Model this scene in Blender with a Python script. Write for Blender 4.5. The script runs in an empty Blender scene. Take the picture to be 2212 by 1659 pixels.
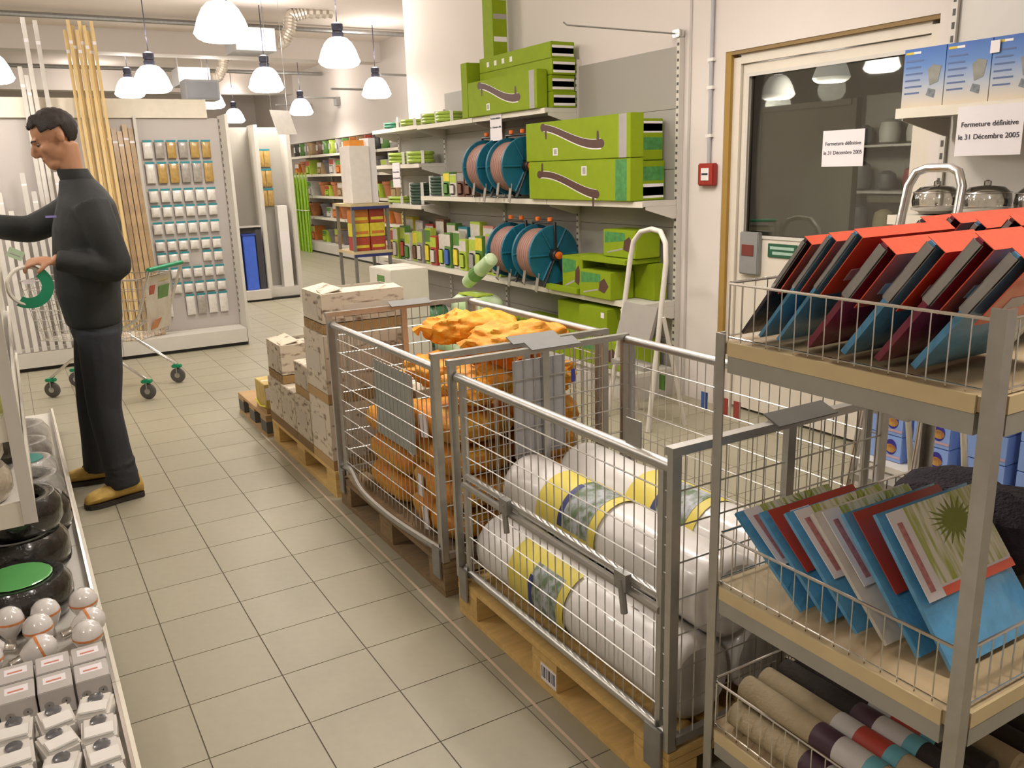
import bpy, bmesh, math, random
from mathutils import Vector, Matrix, Euler, noise
PI = math.pi
RND = random.Random(11)
SC = bpy.context.scene
COL = SC.collection

# ------------------------------------------------------------------ camera
def set_camera():
    yaw, pitch, roll = math.radians(30.3), math.radians(14.29), math.radians(-1.75)
    f = Vector((math.sin(yaw) * math.cos(pitch), math.cos(yaw) * math.cos(pitch), -math.sin(pitch)))
    r = Vector((math.cos(yaw), -math.sin(yaw), 0))
    u = r.cross(f)
    r2 = r * math.cos(roll) + u * math.sin(roll)
    u2 = u * math.cos(roll) - r * math.sin(roll)
    cd = bpy.data.cameras.new('camera')
    cd.sensor_width = 36
    cd.lens = 1820 / 2212 * 36
    cd.clip_start = 0.05
    cam = bpy.data.objects.new('camera', cd)
    COL.objects.link(cam)
    m = Matrix((r2, u2, -f)).transposed().to_4x4()
    m.translation = Vector((-0.2775, -4.086, 1.6347))
    cam.matrix_world = m
    SC.camera = cam
set_camera()

# ------------------------------------------------------------------ world, exposure
w = bpy.data.worlds.new('world'); SC.world = w; w.use_nodes = True
w.node_tree.nodes['Background'].inputs[0].default_value = (1.0, 0.93, 0.82, 1)
w.node_tree.nodes['Background'].inputs[1].default_value = 0.3
SC.view_settings.view_transform = 'Standard'
SC.view_settings.look = 'None'
SC.view_settings.gamma = 1
SC.view_settings.use_curve_mapping = False
SC.view_settings.exposure = -0.9
SC.cycles.max_bounces = 6
SC.cycles.diffuse_bounces = 4
SC.cycles.glossy_bounces = 3
SC.cycles.transparent_max_bounces = 8
SC.cycles.caustics_reflective = False
SC.cycles.caustics_refractive = False
LAMP_WATTS = 38.0
LAMP_COLOR = (1.0, 0.925, 0.85)

# ------------------------------------------------------------------ materials
MATS = {}
def mat(name, col, rough=0.55, metal=0.0, var=0.05, scale=14.0, bump=0.0, bscale=80.0, coat=0.0, emit=0.0, rnd=0.0, stretch=None, spec=0.5):
    if name in MATS: return MATS[name]
    m = bpy.data.materials.new(name); m.use_nodes = True
    nt = m.node_tree; N = nt.nodes; L = nt.links
    b = N['Principled BSDF']
    b.inputs['Roughness'].default_value = rough
    b.inputs['Metallic'].default_value = metal
    b.inputs['Coat Weight'].default_value = coat
    b.inputs['Coat Roughness'].default_value = 0.12
    b.inputs['Specular IOR Level'].default_value = spec
    tc = N.new('ShaderNodeTexCoord')
    src = tc.outputs['Object']
    if stretch:
        mp = N.new('ShaderNodeMapping'); mp.inputs['Scale'].default_value = stretch
        L.new(src, mp.inputs['Vector']); src = mp.outputs['Vector']
    nz = N.new('ShaderNodeTexNoise'); nz.inputs['Scale'].default_value = scale; nz.inputs['Detail'].default_value = 4
    L.new(src, nz.inputs['Vector'])
    mix = N.new('ShaderNodeMix'); mix.data_type = 'RGBA'
    mix.inputs['A'].default_value = tuple(max(0, c * (1 - 2 * var)) for c in col) + (1,)
    mix.inputs['B'].default_value = tuple(min(1, c * (1 + 2 * var)) for c in col) + (1,)
    L.new(nz.outputs['Fac'], mix.inputs['Factor'])
    out = mix.outputs['Result']
    if rnd:
        oi = N.new('ShaderNodeObjectInfo')
        mr = N.new('ShaderNodeMapRange'); mr.inputs['To Min'].default_value = 1 - rnd; mr.inputs['To Max'].default_value = 1 + rnd
        L.new(oi.outputs['Random'], mr.inputs['Value'])
        hs = N.new('ShaderNodeHueSaturation'); L.new(out, hs.inputs['Color']); L.new(mr.outputs['Result'], hs.inputs['Value'])
        out = hs.outputs['Color']
    L.new(out, b.inputs['Base Color'])
    if bump:
        n2 = N.new('ShaderNodeTexNoise'); n2.inputs['Scale'].default_value = bscale; n2.inputs['Detail'].default_value = 3
        L.new(src, n2.inputs['Vector'])
        bp = N.new('ShaderNodeBump'); bp.inputs['Strength'].default_value = bump; bp.inputs['Distance'].default_value = 0.01
        L.new(n2.outputs['Fac'], bp.inputs['Height']); L.new(bp.outputs['Normal'], b.inputs['Normal'])
    if emit:
        b.inputs['Emission Color'].default_value = tuple(col) + (1,)
        b.inputs['Emission Strength'].default_value = emit
    MATS[name] = m
    return m

def mat_two(name, c1, c2, scale=20.0, lo=0.45, hi=0.55, rough=0.6, stretch=None, bump=0.0, coat=0.0, kind='noise', detail=4):
    """two colours in patches of their own (print, bark, peg holes)"""
    if name in MATS: return MATS[name]
    m = bpy.data.materials.new(name); m.use_nodes = True
    nt = m.node_tree; N = nt.nodes; L = nt.links; b = N['Principled BSDF']
    b.inputs['Roughness'].default_value = rough; b.inputs['Coat Weight'].default_value = coat
    tc = N.new('ShaderNodeTexCoord'); mp = N.new('ShaderNodeMapping')
    if stretch: mp.inputs['Scale'].default_value = stretch
    L.new(tc.outputs['Object'], mp.inputs['Vector'])
    if kind == 'noise':
        t = N.new('ShaderNodeTexNoise'); t.inputs['Scale'].default_value = scale; t.inputs['Detail'].default_value = detail; fac = t.outputs['Fac']
    elif kind == 'wave':
        t = N.new('ShaderNodeTexWave'); t.inputs['Scale'].default_value = scale; t.inputs['Distortion'].default_value = 1.5; fac = t.outputs['Fac']
    else:
        t = N.new('ShaderNodeTexVoronoi'); t.inputs['Scale'].default_value = scale; t.inputs['Randomness'].default_value = 0.0 if kind == 'dots' else 1.0; fac = t.outputs['Distance']
    L.new(mp.outputs['Vector'], t.inputs['Vector'])
    cr = N.new('ShaderNodeValToRGB')
    cr.color_ramp.elements[0].position = lo; cr.color_ramp.elements[1].position = hi
    cr.color_ramp.elements[0].color = tuple(c1) + (1,); cr.color_ramp.elements[1].color = tuple(c2) + (1,)
    L.new(fac, cr.inputs['Fac']); L.new(cr.outputs['Color'], b.inputs['Base Color'])
    if bump:
        bp = N.new('ShaderNodeBump'); bp.inputs['Strength'].default_value = bump; bp.inputs['Distance'].default_value = 0.008
        L.new(fac, bp.inputs['Height']); L.new(bp.outputs['Normal'], b.inputs['Normal'])
    MATS[name] = m
    return m

def mat_glass(name, tint=(0.9, 0.93, 0.9), gloss=0.08, rough=0.02):
    if name in MATS: return MATS[name]
    m = bpy.data.materials.new(name); m.use_nodes = True
    nt = m.node_tree; N = nt.nodes; L = nt.links
    N.remove(N['Principled BSDF'])
    tr = N.new('ShaderNodeBsdfTransparent'); tr.inputs[0].default_value = tuple(tint) + (1,)
    gl = N.new('ShaderNodeBsdfGlossy'); gl.inputs['Roughness'].default_value = rough
    fr = N.new('ShaderNodeFresnel'); fr.inputs['IOR'].default_value = 1.45
    ad = N.new('ShaderNodeMath'); ad.operation = 'ADD'; ad.inputs[1].default_value = gloss
    nz = N.new('ShaderNodeTexNoise'); nz.inputs['Scale'].default_value = 3
    bp = N.new('ShaderNodeBump'); bp.inputs['Strength'].default_value = 0.04; L.new(nz.outputs['Fac'], bp.inputs['Height'])
    L.new(bp.outputs['Normal'], gl.inputs['Normal'])
    L.new(fr.outputs[0], ad.inputs[0])
    mx = N.new('ShaderNodeMixShader'); L.new(ad.outputs[0], mx.inputs[0]); L.new(tr.outputs[0], mx.inputs[1]); L.new(gl.outputs[0], mx.inputs[2])
    L.new(mx.outputs[0], N['Material Output'].inputs['Surface'])
    MATS[name] = m
    return m

# ------------------------------------------------------------------ mesh builder
class MB:
    def __init__(s): s.v = []; s.f = []
    def add(s, vs, fs):
        o = len(s.v); s.v += [tuple(p) for p in vs]; s.f += [tuple(i + o for i in q) for q in fs]; return s
    def box(s, x0, y0, z0, x1, y1, z1, M=None):
        vs = [Vector(p) for p in ((x0, y0, z0), (x1, y0, z0), (x1, y1, z0), (x0, y1, z0), (x0, y0, z1), (x1, y0, z1), (x1, y1, z1), (x0, y1, z1))]
        if M is not None: vs = [M @ p for p in vs]
        return s.add(vs, [(3, 2, 1, 0), (4, 5, 6, 7), (0, 1, 5, 4), (1, 2, 6, 5), (2, 3, 7, 6), (3, 0, 4, 7)])
    def cbox(s, c, d, M=None):
        h = [q / 2 for q in d]
        T = Matrix.Translation(c) @ (M.to_4x4() if M is not None else Matrix())
        return s.box(-h[0], -h[1], -h[2], h[0], h[1], h[2], T)
    def tube(s, path, r, n=8, closed=False, rr=None):
        P = [Vector(p) for p in path]; m = len(P); vs = []; fs = []
        prev = None
        for i, p in enumerate(P):
            if closed: t = (P[(i + 1) % m] - P[i - 1])
            else: t = P[min(i + 1, m - 1)] - P[max(i - 1, 0)]
            t.normalize()
            if prev is None:
                a = Vector((0, 0, 1)) if abs(t.z) < 0.9 else Vector((1, 0, 0))
                u = t.cross(a).normalized()
            else:
                u = (prev - t * prev.dot(t)).normalized()
            prev = u; wv = t.cross(u)
            q = rr[i] if rr else r
            for k in range(n):
                a = 2 * PI * k / n
                vs.append(p + (u * math.cos(a) + wv * math.sin(a)) * q)
        for i in range(m if closed else m - 1):
            j = (i + 1) % m
            for k in range(n):
                fs.append((i * n + k, i * n + (k + 1) % n, j * n + (k + 1) % n, j * n + k))
        if not closed:
            fs.append(tuple(reversed(range(n)))); fs.append(tuple((m - 1) * n + k for k in range(n)))
        return s.add(vs, fs)
    def bar(s, a, b, r, n=6): return s.tube([a, b], r, n)
    def lathe(s, prof, n=24, M=None, cap=True):
        vs = []; fs = []; m = len(prof)
        for (r, z) in prof:
            for k in range(n):
                a = 2 * PI * k / n; p = Vector((r * math.cos(a), r * math.sin(a), z))
                vs.append(M @ p if M is not None else p)
        for i in range(m - 1):
            for k in range(n):
                fs.append((i * n + k, i * n + (k + 1) % n, (i + 1) * n + (k + 1) % n, (i + 1) * n + k))
        if cap:
            fs.append(tuple(reversed(range(n)))); fs.append(tuple((m - 1) * n + k for k in range(n)))
        return s.add(vs, fs)
    def prism(s, pts, d, M=None):
        """outline in xz extruded along y by d, M places it"""
        n = len(pts)
        vs = [Vector((p[0], 0, p[1])) for p in pts] + [Vector((p[0], d, p[1])) for p in pts]
        if M is not None: vs = [M @ p for p in vs]
        fs = [tuple(range(n)), tuple(reversed(range(n, 2 * n)))] + [(k, k + n, (k + 1) % n + n, (k + 1) % n) for k in range(n)]
        return s.add(vs, fs)
    def torus(s, c, R, r, M=None, n=28, k=8):
        pts = []
        for i in range(n):
            a = 2 * PI * i / n; p = Vector((R * math.cos(a), R * math.sin(a), 0))
            pts.append(Vector(c) + (M @ p if M is not None else p))
        return s.tube(pts, r, k, closed=True)
    def build(s, name, m, parent=None, local=False, smooth=False, bevel=0.0, subsurf=0):
        o0 = Vector((0, 0, 0)); q = parent
        while q is not None and not local: o0 = o0 + q.location; q = q.parent
        me = bpy.data.meshes.new(name)
        me.from_pydata([tuple(Vector(p) - o0) for p in s.v] if o0.length else s.v, [], s.f)
        me.materials.append(m)
        bm = bmesh.new(); bm.from_mesh(me)
        bmesh.ops.recalc_face_normals(bm, faces=bm.faces)
        if bevel: bmesh.ops.bevel(bm, geom=bm.edges[:], offset=bevel, segments=2, affect='EDGES', clamp_overlap=True)
        bm.to_mesh(me); bm.free()
        if smooth:
            me.shade_smooth()
            try: me.set_sharp_from_angle(angle=math.radians(42))
            except Exception: pass
        ob = bpy.data.objects.new(name, me); COL.objects.link(ob)
        if parent: ob.parent = parent
        if subsurf:
            md = ob.modifiers.new('s', 'SUBSURF'); md.levels = subsurf; md.render_levels = subsurf
        return ob

def tag(o, label, cat, group=None):
    o['label'] = label; o['category'] = cat
    if group: o['group'] = group
    return o
def thing(name, label, cat, loc=(0, 0, 0), rz=0.0, group=None):
    o = bpy.data.objects.new(name, None); COL.objects.link(o); o.empty_display_size = 0.1
    o.location = loc; o.rotation_euler = (0, 0, rz)
    return tag(o, label, cat, group)
def struct(o): o['kind'] = 'structure'; return o
def stuff(o): o['kind'] = 'stuff'; return o
def dup(root, loc, rot=None, label=None, group=None, scale=None):
    r = root.copy(); COL.objects.link(r); r.location = loc
    if rot is not None: r.rotation_euler = rot
    if scale is not None: r.scale = scale
    if label: r['label'] = label
    if group: r['group'] = group
    for ch in list(root.children):
        c = ch.copy(); COL.objects.link(c); c.parent = r
        for g in ch.children:
            d = g.copy(); COL.objects.link(d); d.parent = c
    return r
def child(src, parent, name=None):
    c = src.copy(); COL.objects.link(c); c.parent = parent; return c
def text(body, size, m, parent, loc, rot, align='CENTER', name='lettering'):
    cu = bpy.data.curves.new(name, 'FONT'); cu.body = body; cu.size = size; cu.align_x = align; cu.align_y = 'CENTER'; cu.extrude = 0.0006
    o = bpy.data.objects.new(name, cu); COL.objects.link(o)
    dg = bpy.context.evaluated_depsgraph_get()
    me = bpy.data.meshes.new_from_object(o.evaluated_get(dg))
    bpy.data.objects.remove(o); bpy.data.curves.remove(cu)
    me.materials.clear(); me.materials.append(m)
    ob = bpy.data.objects.new(name, me); COL.objects.link(ob)
    ob.location = loc; ob.rotation_euler = rot
    if parent: ob.parent = parent
    return ob
ORD = ['first', 'second', 'third', 'fourth', 'fifth', 'sixth', 'seventh', 'eighth', 'ninth', 'tenth', 'eleventh', 'twelfth', 'thirteenth', 'fourteenth', 'fifteenth', 'sixteenth', 'seventeenth', 'eighteenth', 'nineteenth', 'twentieth']
FACE_X = (PI / 2, 0, -PI / 2)     # lettering read by someone looking towards +x
FACE_Y = (PI / 2, 0, 0)           # lettering read by someone looking towards +y
MX = Matrix.Rotation(-PI / 2, 4, 'Z')

# common materials
WALL = mat('wall_paint', (0.70, 0.645, 0.60), 0.75, var=0.02, scale=2, bump=0.03, bscale=90)
CEIL = mat('ceiling_paint', (0.80, 0.71, 0.65), 0.85, var=0.03, scale=1.5)
SHELFM = mat('shelf_enamel', (0.62, 0.59, 0.53), 0.4, var=0.02)
SHELFD = mat('panel_enamel', (0.50, 0.47, 0.43), 0.5, var=0.02)
LIP = mat('shelf_lip_cream', (0.74, 0.69, 0.58), 0.4, var=0.02)
STEEL = mat('galvanised_steel', (0.50, 0.49, 0.46), 0.38, 0.85, var=0.08, scale=30)
STEELD = mat('dull_steel', (0.34, 0.34, 0.33), 0.45, 0.8, var=0.1, scale=25)
CHROME = mat('chrome', (0.75, 0.73, 0.70), 0.18, 1.0, var=0.02)
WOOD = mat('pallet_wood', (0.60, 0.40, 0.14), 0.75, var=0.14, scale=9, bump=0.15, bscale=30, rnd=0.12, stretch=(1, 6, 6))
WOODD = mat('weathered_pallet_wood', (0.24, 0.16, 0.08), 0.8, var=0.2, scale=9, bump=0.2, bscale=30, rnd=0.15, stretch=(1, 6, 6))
WHITE = mat('white_plastic', (0.78, 0.76, 0.72), 0.35, var=0.02)
PAPER = mat('white_paper', (0.80, 0.76, 0.78), 0.7, var=0.01)
INK = mat('dark_ink', (0.03, 0.03, 0.05), 0.7, var=0.02)
BLACK = mat('black_plastic', (0.018, 0.017, 0.016), 0.4, var=0.1)
GREEN = mat('lime_carton', (0.225, 0.315, 0.004), 0.7, var=0.04, rnd=0.05, spec=0.3)
LIMED = mat('dark_green_print', (0.06, 0.24, 0.06), 0.5, var=0.3, scale=30)
GREYB = mat('grey_label_print', (0.36, 0.34, 0.32), 0.6, var=0.05)
BROWN = mat('brown_print', (0.085, 0.035, 0.025), 0.5, var=0.15)
CARD = mat('brown_cardboard', (0.42, 0.27, 0.13), 0.8, var=0.08)
# ------------------------------------------------------------------ floor: 30 cm tiles with recessed joints
FT = mat('floor_tile', (0.325, 0.297, 0.212), 0.42, var=0.03, scale=30, rnd=0.025, bump=0.015, bscale=120)
GROUT = mat('grout', (0.165, 0.15, 0.12), 0.85)
floor = struct(MB().box(-6, -7, -0.06, 6.3, 19, -0.003).build('floor', GROUT))
tile0 = None
near = set()
for ix in range(-1, 4):
    for iy in range(-11, 27): near.add((ix, iy))
for ix in range(6, 12):
    for iy in range(-5, 5): near.add((ix, iy))
for ix in range(4, 8):
    for iy in range(14, 25):
        if len(near) < 300: near.add((ix, iy))
for (ix, iy) in sorted(near):
    if tile0 is None:
        tile0 = MB().box(0.002, 0.002, -0.004, 0.298, 0.298, 0.0).build('floor_tile', FT, floor, local=True)
        t = tile0
    else: t = child(tile0, floor)
    t.location = (ix * 0.3, iy * 0.3, 0)
mb = MB()
for ix in range(-20, 21):
    for iy in range(-23, 63):
        if (ix, iy) not in near:
            mb.box(ix * 0.3 + 0.002, iy * 0.3 + 0.002, -0.004, ix * 0.3 + 0.298, iy * 0.3 + 0.298, 0)
stuff(mb.build('floor_tile_field', FT, floor, local=True))
ft = tag(MB().box(0.978, -4.2, 0.0, 0.988, 1.35, 0.0012).build('tape_line', mat('pink_tape', (0.60, 0.47, 0.36), 0.6)), 'thin pinkish line of tape along the pallets on the floor', 'tape')
ft.rotation_euler = (0, 0, -0.012)
ft.location = (-0.03, 0, 0)

# ------------------------------------------------------------------ shell
ZC = 3.83
DY0, DY1, DZ = -1.36, 0.09, 2.31            # doorway in the right wall
mb = MB()
mb.box(3.8, DY1, 0, 3.95, 5.0, ZC); mb.box(3.8, -7, 0, 3.95, DY0, ZC); mb.box(3.8, DY0, DZ, 3.95, DY1, ZC)
struct(mb.build('wall_right', WALL))
struct(MB().box(3.95, 4.85, 0, 6.2, 5.0, ZC).build('wall_recess', WALL))
struct(MB().box(6.2, 4.85, 0, 6.35, 19, ZC).build('wall_right_far', WALL))
struct(MB().box(5.75, 5.0, 2.35, 6.2, 19, ZC).build('trim_1', WALL))            # soffit above the far shelves
struct(MB().box(-6.15, 19, 0, 6.35, 19.15, ZC).build('wall_far', WALL))
struct(MB().box(-6.15, -7, 0, -6, 19, ZC).build('wall_left', WALL))
struct(MB().box(-6.15, -7.15, 0, 3.95, -7, ZC).build('wall_back', WALL))
struct(MB().box(-6.15, -7.15, ZC, 6.35, 19.15, ZC + 0.12).build('ceiling', CEIL))
struct(MB().box(-6, 10.4, 3.5, 6.2, 10.8, ZC).build('trim_2', WALL))
struct(MB().box(-6, 15.6, 3.42, 6.2, 16.0, ZC).build('trim_3', WALL))
struct(MB().box(3.802, 0.42, 0, 3.792, 0.4, ZC).build('trim_4', SHELFD))
for k, (y, z) in enumerate(((9.1, 3.74), (13.4, 3.6), (17.2, 3.66))):
    p = tag(MB().bar((-6, y, z), (5.7, y, z + 0.02), 0.035, 8).build('service_pipe', STEELD, smooth=True),
            ['thin grey pipe across the ceiling nearest the lamps', 'grey pipe across the ceiling behind the first beam', 'grey pipe across the ceiling furthest away'][k], 'pipe', 'ceiling pipes')
for k, y in enumerate((5.6, 7.0, 8.6, 10.9, 12.6, 14.4)):
    tag(MB().box(5.0, y, 3.08, 5.75, y + 0.06, 3.11).box(5.66, y - 0.05, 2.95, 5.75, y + 0.11, 3.11).build('bracket_arm', STEELD), 'dark metal bracket arm sticking out of the right soffit, %s from the near end' % ORD[k], 'bracket', 'bracket arms on the soffit')

# back room seen through the door glass
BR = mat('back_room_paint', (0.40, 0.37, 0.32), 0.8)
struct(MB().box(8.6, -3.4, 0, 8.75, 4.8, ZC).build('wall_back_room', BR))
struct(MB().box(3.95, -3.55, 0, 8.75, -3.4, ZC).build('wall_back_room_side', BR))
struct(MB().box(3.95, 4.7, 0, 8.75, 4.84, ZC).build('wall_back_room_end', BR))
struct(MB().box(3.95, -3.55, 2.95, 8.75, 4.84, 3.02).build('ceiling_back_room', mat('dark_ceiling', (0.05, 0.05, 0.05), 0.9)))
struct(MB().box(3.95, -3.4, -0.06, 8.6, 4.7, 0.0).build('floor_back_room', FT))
b = thing('display_board', 'tall pale partition board standing behind the glass door', 'partition', (4.9, 0.37, 0))
PB = mat('pale_board', (0.62, 0.60, 0.53), 0.6, var=0.06, scale=4)
MB().box(4.88, -0.04, 0.1, 4.92, 0.78, 2.0).build('board', PB, b)
MB().box(4.87, -0.08, 0, 4.93, -0.04, 2.04).build('post', SHELFM, b); MB().box(4.87, 0.78, 0, 4.93, 0.82, 2.04).build('post', SHELFM, b)
MB().box(4.86, -0.04, 2.0, 4.94, 0.78, 2.04).build('top_rail', SHELFM, b)
MB().box(4.74, -0.04, 0, 5.06, 0.78, 0.1).build('base', SHELFM, b)
b = thing('goods_rack', 'dark back room rack crowded with hanging goods', 'rack', (6.5, 0.0, 0))
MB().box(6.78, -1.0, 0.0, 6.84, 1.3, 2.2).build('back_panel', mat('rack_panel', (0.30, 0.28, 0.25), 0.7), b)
for z in (0.5, 0.95, 1.35, 1.75):
    MB().box(6.42, -1.0, z - 0.02, 6.78, 1.3, z).build('shelf', SHELFD, b)
RB = RND
CW = [(0.5, 0.48, 0.44), (0.35, 0.33, 0.3), (0.3, 0.05, 0.07), (0.42, 0.36, 0.22), (0.1, 0.1, 0.11), (0.5, 0.5, 0.52)]
n = 0
for zi, z in enumerate((0.5, 0.95, 1.35, 1.75)):
    for k in range(8):
        c = CW[RB.randrange(6)]
        y = 1.17 - k * 0.27
        h = RB.uniform(0.14, 0.28)
        o = MB().lathe([(0.04, 0), (0.085, 0.02), (0.095, h * 0.5), (0.08, h - 0.03), (0.03, h)], 10).build('back_room_goods', mat('goods_%d' % CW.index(c), c, 0.5), smooth=True)
        o.location = (6.6, y, z + 0.0015)
        tag(o, 'wrapped article in the back room, %s from left on %s rack shelf' % (ORD[k], ORD[zi]), 'goods', 'goods in the back room')

# ------------------------------------------------------------------ door in the right wall
DF = mat('door_paint', (0.70, 0.64, 0.54), 0.5, var=0.02)
d = struct(thing('door_1', 'wide beige door with a large glass pane', 'door', (3.85, -0.6, 0)))
MB().box(3.805, DY1 - 0.045, 0, 3.87, DY1, DZ).build('jamb_strip', mat('foam_strip', (0.36, 0.22, 0.05), 0.8), d)
MB().box(3.83, DY1 - 0.105, 0, 3.93, DY1 - 0.045, DZ - 0.04).build('jamb', DF, d)
MB().box(3.83, DY0, 0, 3.93, DY0 + 0.06, DZ - 0.04).build('jamb', DF, d)
MB().box(3.805, DY0, DZ - 0.022, 3.90, DY1 - 0.045, DZ).build('lintel_shadow', mat('lintel_shadow_strip', (0.26, 0.17, 0.07), 0.8), d)  # dark strip carries the shadow line of the lintel recess in its colour
MB().box(3.83, DY0 + 0.06, DZ - 0.08, 3.93, DY1 - 0.105, DZ - 0.022).build('lintel', DF, d)
leaf = MB()
y0, y1 = DY0 + 0.065, DY1 - 0.11
leaf.box(3.85, y0, 0.02, 3.90, y0 + 0.07, DZ - 0.085); leaf.box(3.85, y1 - 0.05, 0.02, 3.90, y1, DZ - 0.085)
leaf.box(3.85, y0 + 0.07, 2.16, 3.90, y1 - 0.05, DZ - 0.085); leaf.box(3.85, y0 + 0.07, 0.02, 3.90, y1 - 0.05, 1.17)
lf = leaf.build('leaf', DF, d)
MB().box(3.843, y0 + 0.05, 2.15, 3.85, y1 - 0.03, 2.17).box(3.843, y0 + 0.05, 1.16, 3.85, y1 - 0.03, 1.18).box(3.843, y1 - 0.055, 1.18, 3.85, y1 - 0.035, 2.15).build('glazing_bead', SHELFM, d)
MB().box(3.872, y0 + 0.07, 1.17, 3.878, y1 - 0.05, 2.16).build('glass_pane', mat_glass('door_glass', (0.80, 0.82, 0.76), 0.10), d)
MB().box(3.81, -0.235, 0.93, 3.85, -0.075, 1.2).build('lock_box', mat('grey_lock', (0.25, 0.25, 0.24), 0.5), d, bevel=0.006)
MB().box(3.806, -0.20, 1.05, 3.812, -0.10, 1.12).build('lock_label', mat('lock_red', (0.16, 0.03, 0.02), 0.6), d)
s = thing('push_plate_sign', 'small dark green push plate with pale writing on the door', 'sign', (3.85, -0.405, 1.06))
MB().box(3.840, -0.52, 1.05, 3.849, -0.29, 1.135).build('plate', mat('green_plate', (0.02, 0.10, 0.05), 0.4), s, bevel=0.002)
MB().box(3.8385, -0.50, 1.10, 3.8405, -0.31, 1.118).box(3.8385, -0.50, 1.068, 3.8405, -0.33, 1.086).build('writing', mat('pale_print', (0.35, 0.5, 0.4), 0.6), s)
def notice(loc, w, h, label, facing, parent_name='paper_notice', curl=0.0):
    """white sheet with two lines of bold print"""
    o = thing(parent_name, label, 'notice', loc)
    if facing == 'x':
        MB().box(-0.001, -w / 2, -h / 2, 0.001, w / 2, h / 2).build('sheet', PAPER, o, local=True)
        text('Fermeture définitive', w * 0.105, INK, o, (-0.0022, 0, h * 0.13), FACE_X)
        text('le 31 Décembre 2005', w * 0.105, INK, o, (-0.0022, 0, -h * 0.12), FACE_X)
    else:
        MB().box(-w / 2, -0.001, -h / 2, w / 2, 0.001, h / 2).build('sheet', PAPER, o, local=True)
        text('Fermeture définitive', w * 0.105, INK, o, (0, -0.0022, h * 0.13), FACE_Y)
        text('le 31 Décembre 2005', w * 0.105, INK, o, (0, -0.0022, -h * 0.12), FACE_Y)
    return o
notice((3.862, -0.79, 1.695), 0.28, 0.2, 'white closing notice stuck on the door glass', 'x')

# fire call point, conduit, wall hook
c = thing('fire_call_point', 'red square fire alarm call point beside the door', 'alarm', (3.8, 0.205, 1.49))
MB().box(3.755, 0.125, 1.49, 3.8, 0.275, 1.635).build('housing', mat('alarm_red', (0.33, 0.03, 0.02), 0.4), c, bevel=0.008)
MB().box(3.750, 0.165, 1.525, 3.757, 0.235, 1.605).build('break_pane', WHITE, c)
MB().box(3.748, 0.172, 1.56, 3.7515, 0.228, 1.572).build('arrow_mark', INK, c)
c = thing('conduit_pipe', 'thin grey conduit running up the wall from the red alarm', 'pipe', (3.78, 0.2, 1.64))
MB().bar((3.785, 0.2, 1.635), (3.785, 0.2, ZC), 0.013, 10).build('pipe', mat('grey_conduit', (0.42, 0.42, 0.44), 0.4), c, smooth=True)
for z in (1.80, 2.10, 2.27, 2.9):
    MB().box(3.772, 0.175, z, 3.80, 0.225, z + 0.02).build('clip', WHITE, c)
# ------------------------------------------------------------------ lamps
SH = mat('lamp_shade_glow', (1.0, 0.97, 0.93), 0.4, var=0.0, emit=12.0)
LB = mat('lamp_ballast', (0.03, 0.03, 0.05), 0.5)
def bell(root, h0=0.0):
    prof = [(0.055, 0.30), (0.10, 0.285), (0.145, 0.24), (0.185, 0.165), (0.212, 0.085), (0.225, 0.055), (0.20, 0.02), (0.16, 0.0), (0.155, 0.004), (0.19, 0.026), (0.215, 0.056), (0.202, 0.085), (0.175, 0.165), (0.137, 0.232), (0.05, 0.285)]
    MB().lathe(prof, 28, cap=False).build('shade', SH, root, local=True, smooth=True)
    MB().lathe([(0.03, 0.29), (0.06, 0.30), (0.065, 0.34), (0.05, 0.36), (0.062, 0.375), (0.062, 0.43), (0.03, 0.45)], 16).build('ballast', LB, root, local=True, smooth=True)
    return root
lamp0 = thing('pendant_lamp', 'x', 'lamp')
bell(lamp0)
MB().bar((0, 0, 0.44), (0, 0, 1.04), 0.006, 6).build('cord', LB, lamp0, local=True)
LAMPS = [((1.47, 3.37, 2.71), 'largest white glowing bell lamp at the top of the picture'),
         ((3.09, 5.15, 2.76), 'white glowing bell lamp in front of the bright pillar'),
         ((2.9, 7.41, 2.70), 'white glowing bell lamp under the duct boxes'),
         ((1.45, 6.99, 2.63), 'white glowing bell lamp above the man'),
         ((1.72, 10.9, 2.90), 'white bell lamp half hidden behind the lamp above the man'),
         ((3.0, 11.2, 2.77), 'small distant bell lamp above the packet display'),
         ((-0.17, 6.6, 2.66), 'glowing bell lamp cut by the left picture edge'),
         ((1.3, -0.5, 2.75), 'glowing bell lamp hanging over the cages'),
         ((1.75, 1.3, 3.2), 'added bell lamp out of view that brightens the wall shelving'),  # added above the view to lift the shelving wall
         ((-0.65, 4.05, 2.78), 'added bell lamp out of view that whitens the header board'),  # added past the left edge so the header board burns out
         ((2.45, -0.75, 2.80), 'glowing bell lamp hanging near the glass door'),
         ((1.5, -3.9, 2.75), 'glowing bell lamp behind the photographer, right'),
         ((-1.5, 0.6, 2.7), 'glowing bell lamp over the left aisle'),
         ((-1.9, 3.3, 2.7), 'glowing bell lamp over the left aisle, further away'),
         ((-1.9, -3.9, 2.75), 'glowing bell lamp behind the photographer, left'),
         ((4.9, 8.6, 2.75), 'glowing bell lamp in front of the far right shelves'),
         ((4.9, 12.4, 2.75), 'glowing bell lamp by the far right shelves, further away'),
         ((-1.9, 10.6, 2.7), 'glowing bell lamp far away on the left'),
         ((1.5, 14.6, 2.8), 'added bell lamp for the far wall, hidden behind the packet display'),  # added to light the dark far wall
         ((4.4, 15.6, 2.8), 'added bell lamp for the far wall at the right')]  # second lamp added for the far wall and soffit
lamp_roots = []
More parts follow.
